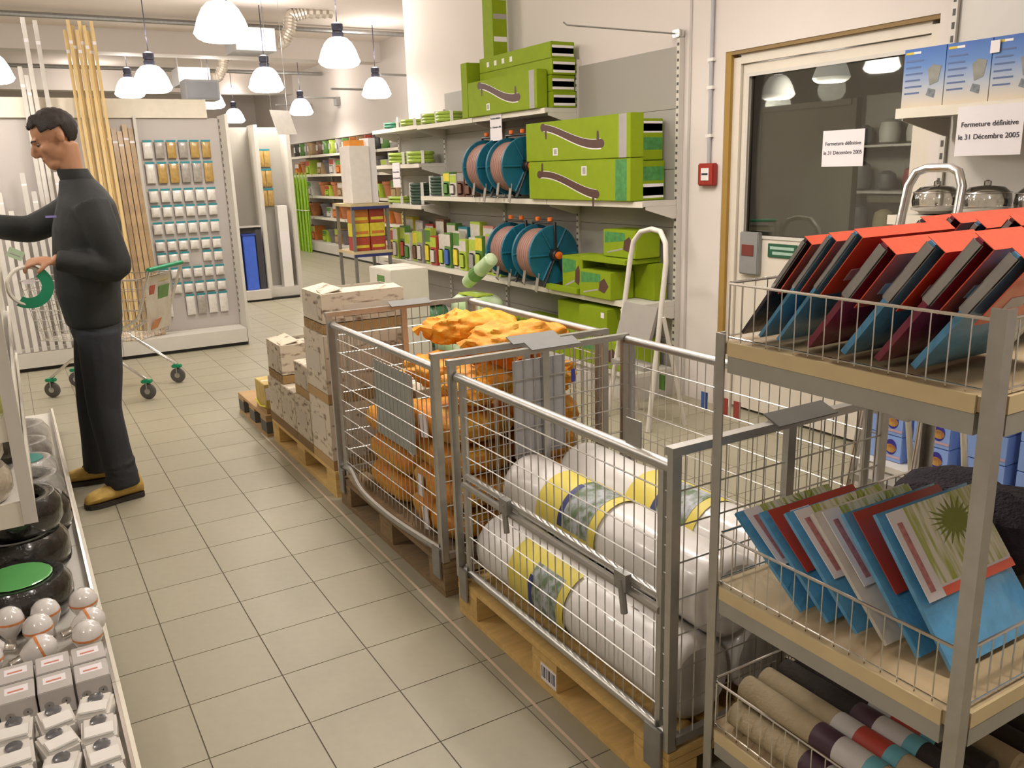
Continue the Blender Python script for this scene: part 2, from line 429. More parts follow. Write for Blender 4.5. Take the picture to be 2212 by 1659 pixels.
for i, (p, lab) in enumerate(LAMPS):
    if i == 0:
        lamp0.location = p; lamp0['label'] = lab; lamp0['group'] = 'bell lamps'; o = lamp0
    else: o = dup(lamp0, p, None, lab, 'bell lamps')
    lamp_roots.append(o)
for o in lamp_roots:
    ld = bpy.data.lights.new('lamp_light', 'AREA'); ld.shape = 'DISK'; ld.size = 0.28; ld.energy = LAMP_WATTS; ld.color = LAMP_COLOR
    lo = bpy.data.objects.new('lamp_light', ld); COL.objects.link(lo); lo.parent = o; lo.location = (0, 0, 0.03)
    pd = bpy.data.lights.new('lamp_glow', 'POINT'); pd.energy = LAMP_WATTS * 1.05; pd.color = LAMP_COLOR; pd.shadow_soft_size = 0.1
    po = bpy.data.objects.new('lamp_glow', pd); COL.objects.link(po); po.parent = o; po.location = (0, 0, 0.62)
# two lamps of the back room
for k, (p, lab) in enumerate((((5.25, 0.98, 2.12), 'left bell lamp seen through the door glass'), ((5.25, 0.46, 2.20), 'right bell lamp seen through the door glass'))):
    o = thing('back_room_lamp', lab, 'lamp', p, 0, 'bell lamps behind the glass')
    M7 = Matrix.Scale(0.62, 4)
    MB().lathe([(r, z) for r, z in [(0.055, 0.30), (0.10, 0.285), (0.145, 0.24), (0.185, 0.165), (0.212, 0.085), (0.225, 0.055), (0.20, 0.02), (0.16, 0.0)]], 24, M7, cap=False).build('shade', mat('lamp_shade_dim', (0.85, 0.82, 0.82), 0.4, emit=0.75), o, local=True, smooth=True)
    MB().lathe([(0.02, 0.18), (0.04, 0.19), (0.04, 0.26), (0.02, 0.27)], 12).build('ballast', LB, o, local=True)
    MB().bar((0, 0, 0.26), (0, 0, 2.95 - p[2]), 0.004, 6).build('cord', LB, o, local=True)
    pd = bpy.data.lights.new('back_lamp_light', 'POINT'); pd.energy = 55; pd.color = LAMP_COLOR; pd.shadow_soft_size = 0.1
    po = bpy.data.objects.new('back_lamp_light', pd); COL.objects.link(po); po.parent = o; po.location = (0, 0, -0.05)
# ventilation boxes with flexible hoses
VB = mat('duct_grey', (0.40, 0.39, 0.39), 0.5, 0.2)
HOSE = mat('foil_hose', (0.60, 0.54, 0.46), 0.4, 0.5)
for k, (c, lab) in enumerate((((2.9, 8.0, 3.38), 'grey ventilation box with foil hose behind the largest lamp'), ((2.86, 11.9, 3.32), 'smaller grey ventilation box further away with foil hose'))):
    v = thing('ventilation_box', lab, 'duct', c, 0, 'ventilation boxes')
    MB().cbox((0, 0, 0), (0.52, 0.6, 0.28)).build('box', VB, v, local=True)
    for hx in (-0.2, 0.2): MB().bar((hx, 0, 0.14), (hx, 0, ZC - c[2]), 0.008, 6).build('hanger', STEELD, v, local=True)
    path = []; rr = []
    ctl = [Vector((0.24, 0, 0)), Vector((0.45, 0, 0.02)), Vector((0.55, 0, 0.18)), Vector((0.58, 0, 0.36)), Vector((0.78, 0, 0.42)), Vector((1.2, 0, 0.45))]
    for i in range(5):
        for j in range(9):
            path.append(ctl[i].lerp(ctl[i + 1], j / 9)); rr.append(0.075 if len(rr) % 2 else 0.092)
    MB().tube(path, 0.08, 12, rr=rr).build('hose', HOSE, v, local=True, smooth=False)
# ------------------------------------------------------------------ wall shelving on the right wall
E0 = 0.0015
PEG = mat_two('perforated_panel', (0.15, 0.14, 0.12), (0.34, 0.32, 0.28), 42, 0.12, 0.22, 0.5, kind='dots')
XB, XF = 3.775, 3.455                       # back panel face, shelf front
def bay(y0, y1, shelves, top, label, first=False, base=0.2, last=False):
    b = thing('shelving_bay', label, 'shelving', (3.62, (y0 + y1) / 2, 0))
    zs = [base + 0.02] + [0.62, 1.02, 1.42, 1.82, 2.22]
    z = 0.0
    for zz in (0.4, 0.8, 1.2, 1.6, 2.0, top):
        if zz > top: break
        MB().box(XB, y0 + 0.032, z + 0.003, XB + 0.02, y1 - 0.002, min(zz, top)).build('back_panel', PEG, b); z = zz
    ups = [y0] + ([y1 - 0.03] if last else [])
    for yu in ups:
        MB().box(XB - 0.02, yu, 0, 3.797, yu + 0.03, top + 0.05).build('upright', SHELFM, b)
        mb = MB()
        zq = 0.3
        while zq < top: mb.box(XB - 0.0215, yu + 0.006, zq, XB - 0.0195, yu + 0.024, zq + 0.018); zq += 0.05
        stuff(mb.build('slot_row', mat('slot_dark', (0.10, 0.095, 0.085), 0.7), b))
    for (zs_, ya, yb, xf) in shelves:
        sh = MB().box(xf + 0.002, ya + 0.004, zs_ - 0.035, XB - 0.023, yb - 0.004, zs_).build('shelf', SHELFM, b)
        MB().box(xf - 0.006, ya + 0.003, zs_ - 0.04, xf + 0.002, yb - 0.003, zs_ - 0.0005).build('price_rail', LIP, sh)
        for yy in (ya + 0.004, yb - 0.012):
            M = Matrix.Translation((XB - 0.023, yy, zs_ - 0.036))
            MB().prism([(0, 0), (-(XB - 0.05 - xf), 0), (-(XB - 0.05 - xf), -0.02), (-0.03, -0.09), (0, -0.09)], 0.006, M).build('bracket', SHELFM, b)
    MB().box(XF - 0.08, y0 + 0.005, 0.0, XB - 0.023, y1 - 0.005, base - 0.03).build('plinth', SHELFD, b)
    MB().box(XF - 0.1, y0 + 0.004, base - 0.03, XB - 0.023, y1 - 0.004, base).build('base_deck', SHELFM, b)
    return b
Y = [0.47, 1.66, 2.85, 4.04, 5.25]
Z1, Z2, Z3 = 0.69, 1.395, 2.09
bay(Y[0], Y[1], [(Z1, Y[0], Y[1], XF), (Z2, Y[0], Y[1], XF)], 2.40, 'grey perforated wall shelving bay nearest the door')
bay(Y[1], Y[2], [(Z1, Y[1], Y[2], XF), (Z2, Y[1], Y[2], XF), (Z3, Y[1], Y[2], XF)], 2.40, 'wall shelving bay carrying the blue hose reels')
bay(Y[2], Y[3], [(Z1, Y[2], Y[3], XF), (Z2, Y[2], Y[3], XF), (Z3, Y[2], Y[3], XF)], 2.40, 'wall shelving bay with small colourful packages on its low shelf')
bay(Y[3], Y[4], [(Z1, Y[3], Y[4], XF), (1.30, Y[3], Y[4], XF), (1.72, Y[3], Y[4], XF), (2.10, Y[3], Y[4], XF)], 2.2, 'furthest wall shelving bay with light green hose coils', last=True)
notice((XF - 0.012, 2.42, 2.02), 0.2, 0.29, 'white closing notice hanging below the top shelf of boxes', 'x')
notice((XF - 0.012, 4.62, 1.61), 0.2, 0.26, 'white closing notice on the far shelving of green coils', 'x')

# long lime cartons
def lime_box(name, x0, y0, z0, x1, y1, z1, label, art=None, band=None, endband=None, group=None, rz=0.0, dots=()):
    """lime carton; art on the -x face (0 none, 1 strap falling towards the near end, 2 the other way, 3 small print), band on the -x face, endband on the -y face"""
    c = ((x0 + x1) / 2, (y0 + y1) / 2, z0 + E0)
    o = thing(name, label, 'box', c, rz, group)
    hx, hy, h = (x1 - x0) / 2, (y1 - y0) / 2, z1 - z0 - E0
    MB().box(-hx, -hy, 0, hx, hy, h).build('carton', GREEN, o, local=True, bevel=0.004)
    L = 2 * hy
    fx = -hx - 0.0008
    if art in (1, 2):
        # curved brown strap with a flare at either end, drawn in the yz plane of the face
        up = []; lo = []
        n = 14
        for i in range(n + 1):
            t = i / n
            yy = hy * (0.62 - 1.12 * t) if art == 1 else hy * (0.75 - 1.15 * t)
            s = t * t * (3 - 2 * t)
            zc = h * (0.86 - 0.5 * s - 0.06 * math.sin(t * PI)) if art == 1 else h * (0.66 - 0.5 * s + 0.06 * math.sin(t * PI))
            wd = h * (0.075 + 0.03 * t)
            up.append((yy, zc + wd)); lo.append((yy, zc - wd))
        def face(pts, nm, m, dx):
            vs = [(fx + dx, -0, 0)] ; mb = MB()
            mb.add([(fx + dx, p[0], p[1]) for p in pts], [tuple(range(len(pts)))]); return mb.build(nm, m, o, local=True)
        face([(a, b + h * 0.012) for a, b in up] + [(a, b - h * 0.028) for a, b in reversed(lo)], 'strap_outline', WHITE, 0)
        st = face(up + list(reversed(lo)), 'strap_picture', BROWN, -0.0006)
        for e, sg in ((0, 1), (n, -1)):
            yy, zc = up[e][0], (up[e][1] + lo[e][1]) / 2
            r = h * 0.13
            face([(yy + r * math.cos(a), zc + 0.8 * r * math.sin(a)) for a in [k * PI / 6 for k in range(12)]], 'strap_end', BROWN, -0.0005)
            q = 1 if (e == n) == (art == 1) else -1
            face([(yy - sg * 0.02, zc), (yy - sg * 0.055, zc), (yy - sg * 0.05, zc + q * h * 0.3), (yy - sg * 0.03, zc + q * h * 0.3)], 'strap_claw', BROWN, -0.0004)
        face([(hy * 0.42, h * 0.13), (hy * 0.32, h * 0.13), (hy * 0.32, h * 0.32), (hy * 0.42, h * 0.32)] if art == 1 else [(-hy * 0.12, h * 0.62), (-hy * 0.22, h * 0.62), (-hy * 0.22, h * 0.85), (-hy * 0.12, h * 0.85)], 'icon', WHITE, -0.0003)
        face([(hy * 0.40, h * 0.16), (hy * 0.34, h * 0.16), (hy * 0.34, h * 0.29), (hy * 0.40, h * 0.29)] if art == 1 else [(-hy * 0.14, h * 0.65), (-hy * 0.20, h * 0.65), (-hy * 0.20, h * 0.82), (-hy * 0.14, h * 0.82)], 'icon_mark', GREYB, -0.0006)
    if art == 3:
        MB().add([(fx, hy * 0.9, h * 0.5), (fx, -hy * 0.35, h * 0.62), (fx, -hy * 0.35, h * 0.9), (fx, hy * 0.9, h * 0.92)], [(0, 1, 2, 3)]).build('green_print', LIMED, o, local=True)
        MB().add([(fx - 0.0004, -hy * 0.25, h * 0.3), (fx - 0.0004, -hy * 0.6, h * 0.22), (fx - 0.0004, -hy * 0.85, h * 0.5), (fx - 0.0004, -hy * 0.6, h * 0.78), (fx - 0.0004, -hy * 0.3, h * 0.62)], [(0, 1, 2, 3, 4)]).build('tool_picture', BROWN, o, local=True)
        MB().add([(fx - 0.0003, hy * 0.75, h * 0.12), (fx - 0.0003, -hy * 0.2, h * 0.3), (fx - 0.0003, -hy * 0.2, h * 0.36), (fx - 0.0003, hy * 0.75, h * 0.18)], [(0, 1, 2, 3)]).build('handle_picture', GREYB, o, local=True)
    if band == 'grey':
        MB().box(fx, -hy * 0.93, 0.002, fx + 0.001, -hy * 0.80, h - 0.002).build('grey_band', GREYB, o, local=True)
    if band == 'green':
        MB().box(fx, -hy * 0.93, h * 0.02, fx + 0.001, -hy * 0.74, h * 0.98).build('green_print', LIMED, o, local=True)
    fy = -hy - 0.0008
    for (kind, a, b_) in (endband or []):
        MB().box(-hx * 0.92, fy, h * a, hx * 0.92, fy + 0.001, h * b_).build('end_label', {'g': GREYB, 'w': PAPER, 'd': LIMED}[kind], o, local=True)
    for (yy, zz) in dots:
        MB().box(fx, yy - 0.02, zz - 0.02, fx + 0.001, yy + 0.02, zz + 0.02).build('icon', PAPER, o, local=True)
    return o
W2 = [('w', 0.12, 0.78), ('g', 0.28, 0.62)]
g = 'lime cartons on the top shelf'
lime_box('lime_carton', 3.42, 1.72, Z3, 3.515, 2.86, Z3 + 0.29, 'long lime carton with brown strap picture in front on the top shelf', 1, 'grey', None, g)
for k in range(4):
    lime_box('lime_carton', 3.525, 1.66 + 0.015 * (k % 2), Z3 + 0.122 * k, 3.745, 2.82, Z3 + 0.122 * (k + 1), 'flat lime carton behind the strap carton, %s from the bottom of its pile' % ORD[k], None, None, W2, g,
             dots=[(0.42 - 0.13 * q, 0.06) for q in range(4)] if k == 3 else ())
lime_box('lime_carton', 3.44, 2.90, Z3, 3.60, 3.02, Z3 + 0.47, 'narrow lime carton standing at the left of the top pile', None, None, [('d', 0.5, 0.62), ('w', 0.3, 0.4)], g)
lime_box('lime_carton', 3.56, 2.62, Z3 + 0.49, 3.70, 2.80, Z3 + 1.5, 'tall lime carton standing upright on the top pile', None, None, [('w', 0.12, 0.16), ('g', 0.3, 0.34), ('w', 0.45, 0.5), ('g', 0.6, 0.64)], g)
g = 'lime cartons on the middle shelf'
lime_box('lime_carton', 3.42, 0.56, Z2, 3.53, 1.87, Z2 + 0.29, 'lower long lime carton with strap picture on the middle shelf', 2, 'green', None, g)
lime_box('lime_carton', 3.42, 0.56, Z2 + 0.292, 3.53, 1.90, Z2 + 0.585, 'upper long lime carton with strap picture on the middle shelf', 1, 'grey', None, g)
lime_box('lime_carton', 3.545, 0.60, Z2, 3.75, 1.80, Z2 + 0.27, 'lower lime carton tucked behind the strap cartons', None, None, [('d', 0.5, 0.85), ('w', 0.06, 0.42), ('g', 0.12, 0.34)], g)
lime_box('lime_carton', 3.545, 0.62, Z2 + 0.272, 3.75, 1.80, Z2 + 0.55, 'upper lime carton tucked behind the strap cartons', None, None, [('d', 0.25, 0.55), ('w', 0.66, 0.94), ('g', 0.7, 0.88)], g)
g = 'lime cartons on the low shelf'
lime_box('lime_carton', 3.41, 0.77, Z1, 3.62, 1.16, Z1 + 0.20, 'lime tool carton at the front edge of the low shelf', 3, None, None, g)
lime_box('lime_carton', 3.455, 1.18, Z1, 3.74, 1.46, Z1 + 0.28, 'lime tool carton beside the lower hose reels', 3, None, None, g)
lime_box('lime_carton', 3.635, 0.55, Z1, 3.748, 1.16, Z1 + 0.26, 'long plain lime carton at the back of the low shelf', None, None, None, g)
lime_box('lime_carton', 3.42, 0.62, Z1 + 0.264, 3.745, 1.165, Z1 + 0.30, 'flat lime carton lying across the low shelf pile', None, None, None, g)
lime_box('lime_carton', 3.50, 0.60, Z1 + 0.303, 3.72, 0.98, Z1 + 0.50, 'lime tool carton on top of the low shelf pile', 3, None, None, g)
lime_box('lime_carton', 3.40, 1.185, Z1 - 0.0, 3.45, 1.62, Z1 + 0.045, 'flat thin lime carton lying along the low shelf edge', None, None, None, g)
g = 'lime cartons on the base deck'
lime_box('lime_carton', 3.36, 1.10, 0.2, 3.72, 2.25, 0.40, 'long lime and green carton on the base deck', 3, None, None, g)
lime_box('lime_carton', 3.40, 0.80, 0.402, 3.70, 1.16, 0.62, 'square lime carton on top of the base deck cartons', None, None, None, g, dots=[(-0.12, 0.17), (0.05, 0.04)])
lime_box('lime_carton', 3.36, 0.58, 0.2, 3.72, 1.09, 0.40, 'wide lime carton at the right end of the base deck', 3, None, None, g)
lime_box('lime_carton', 3.50, 1.20, 0.402, 3.72, 1.60, 0.60, 'lime carton behind the square one on the base deck', None, None, None, g)

# blue hose reels
BLUE = mat('reel_blue', (0.01, 0.13, 0.20), 0.45, var=0.12, scale=12)
HOSEB = mat('hose_brown', (0.35, 0.19, 0.15), 0.55, var=0.1, stretch=(1, 30, 1), scale=6, bump=0.3, bscale=12)
ORANGE = mat('knob_orange', (0.75, 0.16, 0.02), 0.4)
STRIP = mat('grey_strip', (0.42, 0.39, 0.35), 0.45, 0.3)
reel0 = thing('hose_reel', 'x', 'hose reel')
def make_reel(o):
    r = 0.232; zc = r + 0.03
    RY = Matrix.Translation((0, 0, zc)) @ Matrix.Rotation(PI / 2, 4, 'X')      # local z -> -y
    for sy in (-0.13, 0.13):
        M = Matrix.Translation((0, sy, 0)) @ RY
        MB().lathe([(0.05, -0.006), (r, -0.012), (r + 0.004, 0), (r, 0.012), (0.05, 0.006)], 36, M).build('flange', BLUE, o, local=True, smooth=True)
        mb = MB()
        for k in range(6):
            a = k * PI / 3
            mb.tube([Vector((0.06 * math.cos(a), sy - 0.014, zc + 0.06 * math.sin(a))), Vector((0.23 * math.cos(a), sy - 0.014, zc + 0.23 * math.sin(a)))], 0.009, 6)
        stuff(mb.build('rib', BLUE, o, local=True))
    mb = MB()
    for k in range(8): mb.torus((0, -0.105 + 0.03 * k, zc), 0.19, 0.0165, Matrix.Rotation(PI / 2, 4, 'X'), 30, 6)
    stuff(mb.build('hose_winding', HOSEB, o, local=True, smooth=True))
    M = Matrix.Translation((0, 0, 0)) @ RY
    MB().lathe([(0.035, -0.20), (0.045, -0.19), (0.045, 0.19), (0.035, 0.20)], 16, M).build('axle', BLACK, o, local=True, smooth=True)
    MB().lathe([(0.02, 0.20), (0.03, 0.205), (0.03, 0.225), (0.02, 0.23)], 14, Matrix.Translation((0, 0, 0)) @ RY).build('knob', ORANGE, o, local=True, smooth=True)
    for sy in (-0.165, 0.165):
        MB().tube([(-0.12, sy, 0.012), (-0.10, sy, 0.05), (0, sy, zc), (0.10, sy, 0.05), (0.12, sy, 0.012)], 0.012, 8).build('stand', BLACK, o, local=True, smooth=True)
    for sy in (-0.10, 0.10):
        MB().tube([(-0.135, sy, 0.008), (-0.15, sy, 0.012)], 0.006, 6).box(-0.155, sy - 0.018, 0.0, -0.150, sy + 0.018, 0.16, Matrix.Rotation(0.28, 4, 'X')).build('grey_strap', STRIP, o, local=True)
    MB().tube([(0, -0.165, zc), (0, -0.165, zc + r + 0.02), (0, 0.165, zc + r + 0.02), (0, 0.165, zc)], 0.012, 8).build('carry_handle', BLACK, o, local=True, smooth=True)
    for sy in (-0.09, 0.09): MB().lathe([(0.012, 0), (0.02, 0.004), (0.02, 0.03), (0.012, 0.035)], 10, Matrix.Translation((0, sy, zc + r + 0.03))).build('hose_nozzle', ORANGE, o, local=True)
make_reel(reel0)
for k, (y, z, lab) in enumerate(((2.62, Z2, 'left blue hose reel on the middle shelf under the notice'), (2.19, Z2, 'right blue hose reel on the middle shelf beside the lime cartons'),
                                 (2.24, Z1, 'left blue hose reel on the low shelf'), (1.80, Z1, 'right blue hose reel on the low shelf beside lime cartons'))):
    p = (3.51, y, z + E0)
    if k == 0: reel0.location = p; reel0['label'] = lab; reel0['group'] = 'blue hose reels'
    else: dup(reel0, p, None, lab, 'blue hose reels')

# green hose coils on the furthest bay and the top
COILG = mat('coil_green', (0.34, 0.48, 0.06), 0.45, var=0.1)
COILD = mat('coil_dark_green', (0.03, 0.22, 0.13), 0.45, var=0.1)
COILM = mat('coil_mesh_green', (0.035, 0.07, 0.045), 0.6, var=0.3, scale=40)
def coil(loc, R, r, turns, m, label, cat='hose', name='hose_coil', group=None, rot=(0, 0, 0)):
    o = thing(name, label, cat, loc, 0, group); o.rotation_euler = rot
    mb = MB()
    for k in range(turns): mb.torus((0, 0, r + 0.008 + k * 2 * r * 0.95), R - (k % 2) * r * 0.25, r, None, 26, 7)
    stuff(mb.build('winding', m, o, local=True, smooth=True))
    for a in (0.5, 2.6, 4.4):
        hh = turns * 2 * r * 0.95
        c = Vector((R * math.cos(a), R * math.sin(a), hh / 2 + 0.008))
        MB().cbox(c, (2 * r + 0.012, 0.03, hh + 0.014), Matrix.Rotation(a, 3, 'Z')).build('tie', WHITE, o, local=True)
    return o
g = 'hose coils on the wall shelves'
coil((3.575, 3.55, Z3 + E0), 0.12, 0.016, 3, COILG, 'bright green hose coil on the top shelf left of cartons', group=g)
coil((3.575, 3.87, Z3 + E0), 0.12, 0.016, 3, COILG, 'bright green hose coil at the left end of the top shelf', group=g)
coil((3.575, 4.85, 2.10 + E0), 0.12, 0.014, 2, COILD, 'dark green hose coil on the far top shelf', group=g)
coil((3.575, 4.4, 2.10 + E0), 0.12, 0.016, 2, COILG, 'light green hose coil on the far top shelf', group=g)
coil((3.575, 4.25, 1.72 + E0), 0.125, 0.02, 3, COILG, 'thick light green hose coil nearest on the upper far shelf', group=g)
coil((3.575, 4.75, 1.72 + E0), 0.125, 0.02, 3, COILG, 'thick light green hose coil behind on the upper far shelf', group=g)
coil((3.575, 4.85, 1.30 + E0), 0.12, 0.018, 2, COILG, 'light green hose coil on the lower far shelf', group=g)
coil((3.575, 3.80, Z2 + E0), 0.10, 0.016, 6, COILM, 'dark green mesh roll on the middle shelf at far left', 'roll', 'mesh_roll', g)
coil((3.575, 4.3, 1.30 + E0), 0.10, 0.016, 7, COILM, 'dark green mesh roll on the lower far shelf', 'roll', 'mesh_roll', g)

# small packages
PK = {'white': (0.62, 0.58, 0.52), 'lime': (0.42, 0.55, 0.06), 'leaf': (0.10, 0.24, 0.05), 'red': (0.42, 0.06, 0.04), 'yellow': (0.72, 0.60, 0.05), 'pink': (0.55, 0.26, 0.22), 'teal': (0.02, 0.22, 0.30), 'brown': (0.16, 0.08, 0.05), 'grey': (0.32, 0.30, 0.28), 'orange': (0.60, 0.20, 0.04), 'blue': (0.06, 0.14, 0.45), 'tan': (0.40, 0.28, 0.14), 'dark': (0.05, 0.05, 0.05), 'terracotta': (0.45, 0.17, 0.08)}
def pm(c): return mat('pack_' + c, PK[c], 0.45, var=0.12, scale=25, coat=0.2)
def package(loc, d, c1, c2, label, group, name='blister_pack', cat='package', rz=0.0, c3=None):
    """card-backed pack: card, printed band and moulded bubble facing -x"""
    o = thing(name, label, cat, loc, rz, group)
    MB().box(-d[0] / 2, -d[1] / 2, 0, d[0] / 2, d[1] / 2, d[2]).build('card', pm(c1), o, local=True, bevel=0.003)
    MB().box(-d[0] / 2 - 0.001, -d[1] * 0.47, d[2] * 0.62, -d[0] / 2, d[1] * 0.47, d[2] * 0.95).build('print', pm(c2), o, local=True)
    MB().box(-d[0] / 2 - 0.022, -d[1] * 0.36, d[2] * 0.08, -d[0] / 2, d[1] * 0.36, d[2] * 0.55).build('bubble', pm(c3 or 'white'), o, local=True, bevel=0.012)
    return o
cols = list(PK)
seq = [('lime', 'red', 'grey'), ('lime', 'pink', 'white'), ('leaf', 'yellow', 'lime'), ('white', 'lime', 'grey'), ('lime', 'white', 'lime'), ('white', 'leaf', 'yellow'), ('leaf', 'white', 'blue'), ('white', 'white', 'lime'), ('red', 'lime', 'white'), ('lime', 'leaf', 'yellow'), ('grey', 'lime', 'white'), ('lime', 'yellow', 'brown'), ('white', 'lime', 'leaf'), ('leaf', 'lime', 'red'), ('lime', 'white', 'white'), ('yellow', 'red', 'orange')]
for k, (a, b_, c_) in enumerate(seq):
    y = 2.60 + 0.165 * k
    for row in (0,):
        h = 0.30 + 0.07 * ((k * 7) % 4) / 3
        package((3.54 + 0.02 * (k % 2), y, Z1 + E0), (0.07, 0.14, h), a, b_, 'garden gadget pack, %s left of the low shelf reels' % ORD[k], 'garden gadget packs on the low shelf', c3=c_)
for k in range(9):
    y = 2.72 + 0.26 * k
    package((3.68, y, Z1 + E0), (0.08, 0.2, 0.40 + 0.03 * (k % 3)), cols[(k * 5) % 9], 'white', 'tall pack at the back of the low shelf, %s from the reels' % ORD[k], 'tall packs at the back of the low shelf', name='tall_pack')
for k, (y, c1, c2) in enumerate(((3.10, 'brown', 'pink'), (3.26, 'brown', 'grey'), (3.42, 'white', 'lime'), (3.56, 'leaf', 'yellow'))):
    package((3.56, y, Z2 + E0), (0.09, 0.14, 0.21 + 0.02 * (k % 2)), c1, c2, ['dark brown tin pack left of the middle reels', 'second dark brown tin pack on the middle shelf', 'white and lime pack on the middle shelf', 'dark green pack beside the mesh roll'][k], 'packs on the middle shelf', c3=c1)
h = thing('display_hook', 'long thin wire hook above the wall shelving', 'hook', (3.70, 0.5, 2.46))
MB().tube([(3.74, 0.50, 2.475), (3.5, 0.70, 2.515), (3.18, 0.95, 2.565), (3.16, 0.965, 2.585)], 0.006, 6).build('wire', STEELD, h)
MB().box(3.735, 0.462, 2.452, 3.79, 0.53, 2.50).build('clamp', CHROME, h, bevel=0.006)
# white step ladder leaning by the shelving
LW = mat('ladder_white', (0.66, 0.62, 0.55), 0.4)
l = thing('step_ladder', 'white folding step ladder standing before the wall shelving', 'ladder', (3.1, 0.1, 0))
ya, yb = 0.27, -0.10
pts = [(3.02, ya + 0.03, 0.0), (3.12, ya, 0.62), (3.18, ya - 0.01, 1.05), (3.19, ya - 0.03, 1.16), (3.20, ya - 0.09, 1.225), (3.21, (ya + yb) / 2, 1.245), (3.20, yb + 0.09, 1.235), (3.19, yb + 0.03, 1.17), (3.18, yb + 0.01, 1.05), (3.12, yb, 0.62), (3.02, yb - 0.03, 0.0)]
MB().tube(pts, 0.017, 10).build('front_rail', LW, l, smooth=True)
for yy, sgn in ((ya, 1), (yb, -1)):
    MB().bar((3.14, yy + sgn * 0.02, 0.72), (3.31, yy + sgn * 0.05, 0.0), 0.014, 8).build('rear_leg', LW, l, smooth=True)
for z, nm in ((0.72, 0.3), (0.38, 0.3)):
    st = MB().box(3.00 + 0.02, yb + 0.02, z, 3.14, ya - 0.02, z + 0.03)
    if z > 0.5:
        M = Matrix.Translation((3.10, (ya + yb) / 2, 0.66)) @ Matrix.Rotation(math.radians(-72), 4, 'Y')
        MB().box(-0.12, yb - (ya + yb) / 2 + 0.02, -0.012, 0.12, ya - (ya + yb) / 2 - 0.02, 0.012, M).build('step', mat('step_grey', (0.30, 0.28, 0.25), 0.7), l)
        MB().box(-0.135, yb - (ya + yb) / 2 + 0.008, -0.016, -0.12, ya - (ya + yb) / 2 - 0.008, 0.016, M).build('step_edge', LW, l)
    else: st.build('step', mat('step_grey', (0.30, 0.28, 0.25), 0.7), l)
# mint sacks and white cartons on the floor before the shelves
MINT = mat_two('mint_sack', (0.42, 0.60, 0.30), (0.62, 0.72, 0.50), 9, 0.4, 0.6, 0.4, coat=0.3)
DKG = mat_two('dark_sack', (0.03, 0.14, 0.06), (0.10, 0.26, 0.12), 9, 0.4, 0.6, 0.4, coat=0.3)
def pillow(d, seed, n=10, lump=0.02, crimp=0.6):
    """stuffed sack: flattened super-ellipsoid with lumps"""
    mb = MB(); vs = []; fs = []; m = n * 2
    for i in range(n + 1):
        ph = -PI / 2 + PI * i / n
        for k in range(m):
            th = 2 * PI * k / m
            def pw(c, e): return math.copysign(abs(c) ** e, c)
            x = pw(math.cos(ph), crimp) * pw(math.cos(th), crimp); y = pw(math.cos(ph), crimp) * pw(math.sin(th), crimp); z = pw(math.sin(ph), 0.8)
            p = Vector((x * d[0] / 2, y * d[1] / 2, z * d[2] / 2))
            q = noise.noise(p * 9 + Vector((seed * 3.1, seed, 0))) * lump + noise.noise(p * 22 + Vector((seed, seed * 2.7, 4))) * lump * 0.6 + noise.noise(p * 48 + Vector((seed, 7, seed))) * lump * 0.45
            p = p + p.normalized() * q if p.length > 1e-6 else p
            vs.append(p)
    for i in range(n):
        for k in range(m): fs.append((i * m + k, i * m + (k + 1) % m, (i + 1) * m + (k + 1) % m, (i + 1) * m + k))
    return mb.add(vs, fs)
sacks = [((3.02, 2.45, 0.112), (0.34, 0.52, 0.2), 0.06, 0, MINT, 'mint green soil sack at the bottom of the pile'), ((3.02, 1.82, 0.112), (0.34, 0.52, 0.2), -0.06, 0, MINT, 'mint green soil sack on the floor nearest the cage'),
         ((3.02, 2.42, 0.325), (0.33, 0.5, 0.19), -0.08, 0, DKG, 'dark green soil sack in the middle of the pile'), ((3.04, 1.83, 0.325), (0.33, 0.5, 0.19), 0.1, 0, MINT, 'mint green soil sack lying second from the floor'),
         ((3.03, 2.12, 0.54), (0.33, 0.5, 0.19), 0.1, 0, MINT, 'pale mint soil sack on top of the pile'), ((3.06, 3.05, 0.24), (0.24, 0.4, 0.42), 0.0, 0, DKG, 'dark green sack standing behind the pale pile')]
for k, (p, d, rz, tx, m, lab) in enumerate(sacks):
    o = thing('soil_sack', lab, 'sack', p, rz, 'sacks before the shelves')
    pillow(d, k + 1).build('sack', m, o, local=True, smooth=True)
    MB().box(-0.1, -0.16, d[2] / 2 - 0.004, 0.06, 0.12, d[2] / 2 + 0.008).build('label_print', pm(['pink', 'white', 'leaf', 'white', 'lime', 'brown'][k]), o, local=True)
o = thing('rolled_sack', 'slim mint green roll leaning on top of the sack pile', 'roll', (3.03, 2.05, 0.83), 0.0)
M = Matrix.Rotation(math.radians(62), 4, 'X')
MB().lathe([(0.03, -0.26), (0.055, -0.24), (0.06, 0), (0.055, 0.24), (0.03, 0.26)], 14, M).build('roll', MINT, o, local=True, smooth=True)
MB().lathe([(0.061, -0.1), (0.0625, -0.08), (0.0625, 0.0), (0.061, 0.02)], 14, M, cap=False).build('band', pm('leaf'), o, local=True)
WC = mat('white_carton', (0.66, 0.62, 0.54), 0.6, var=0.03)
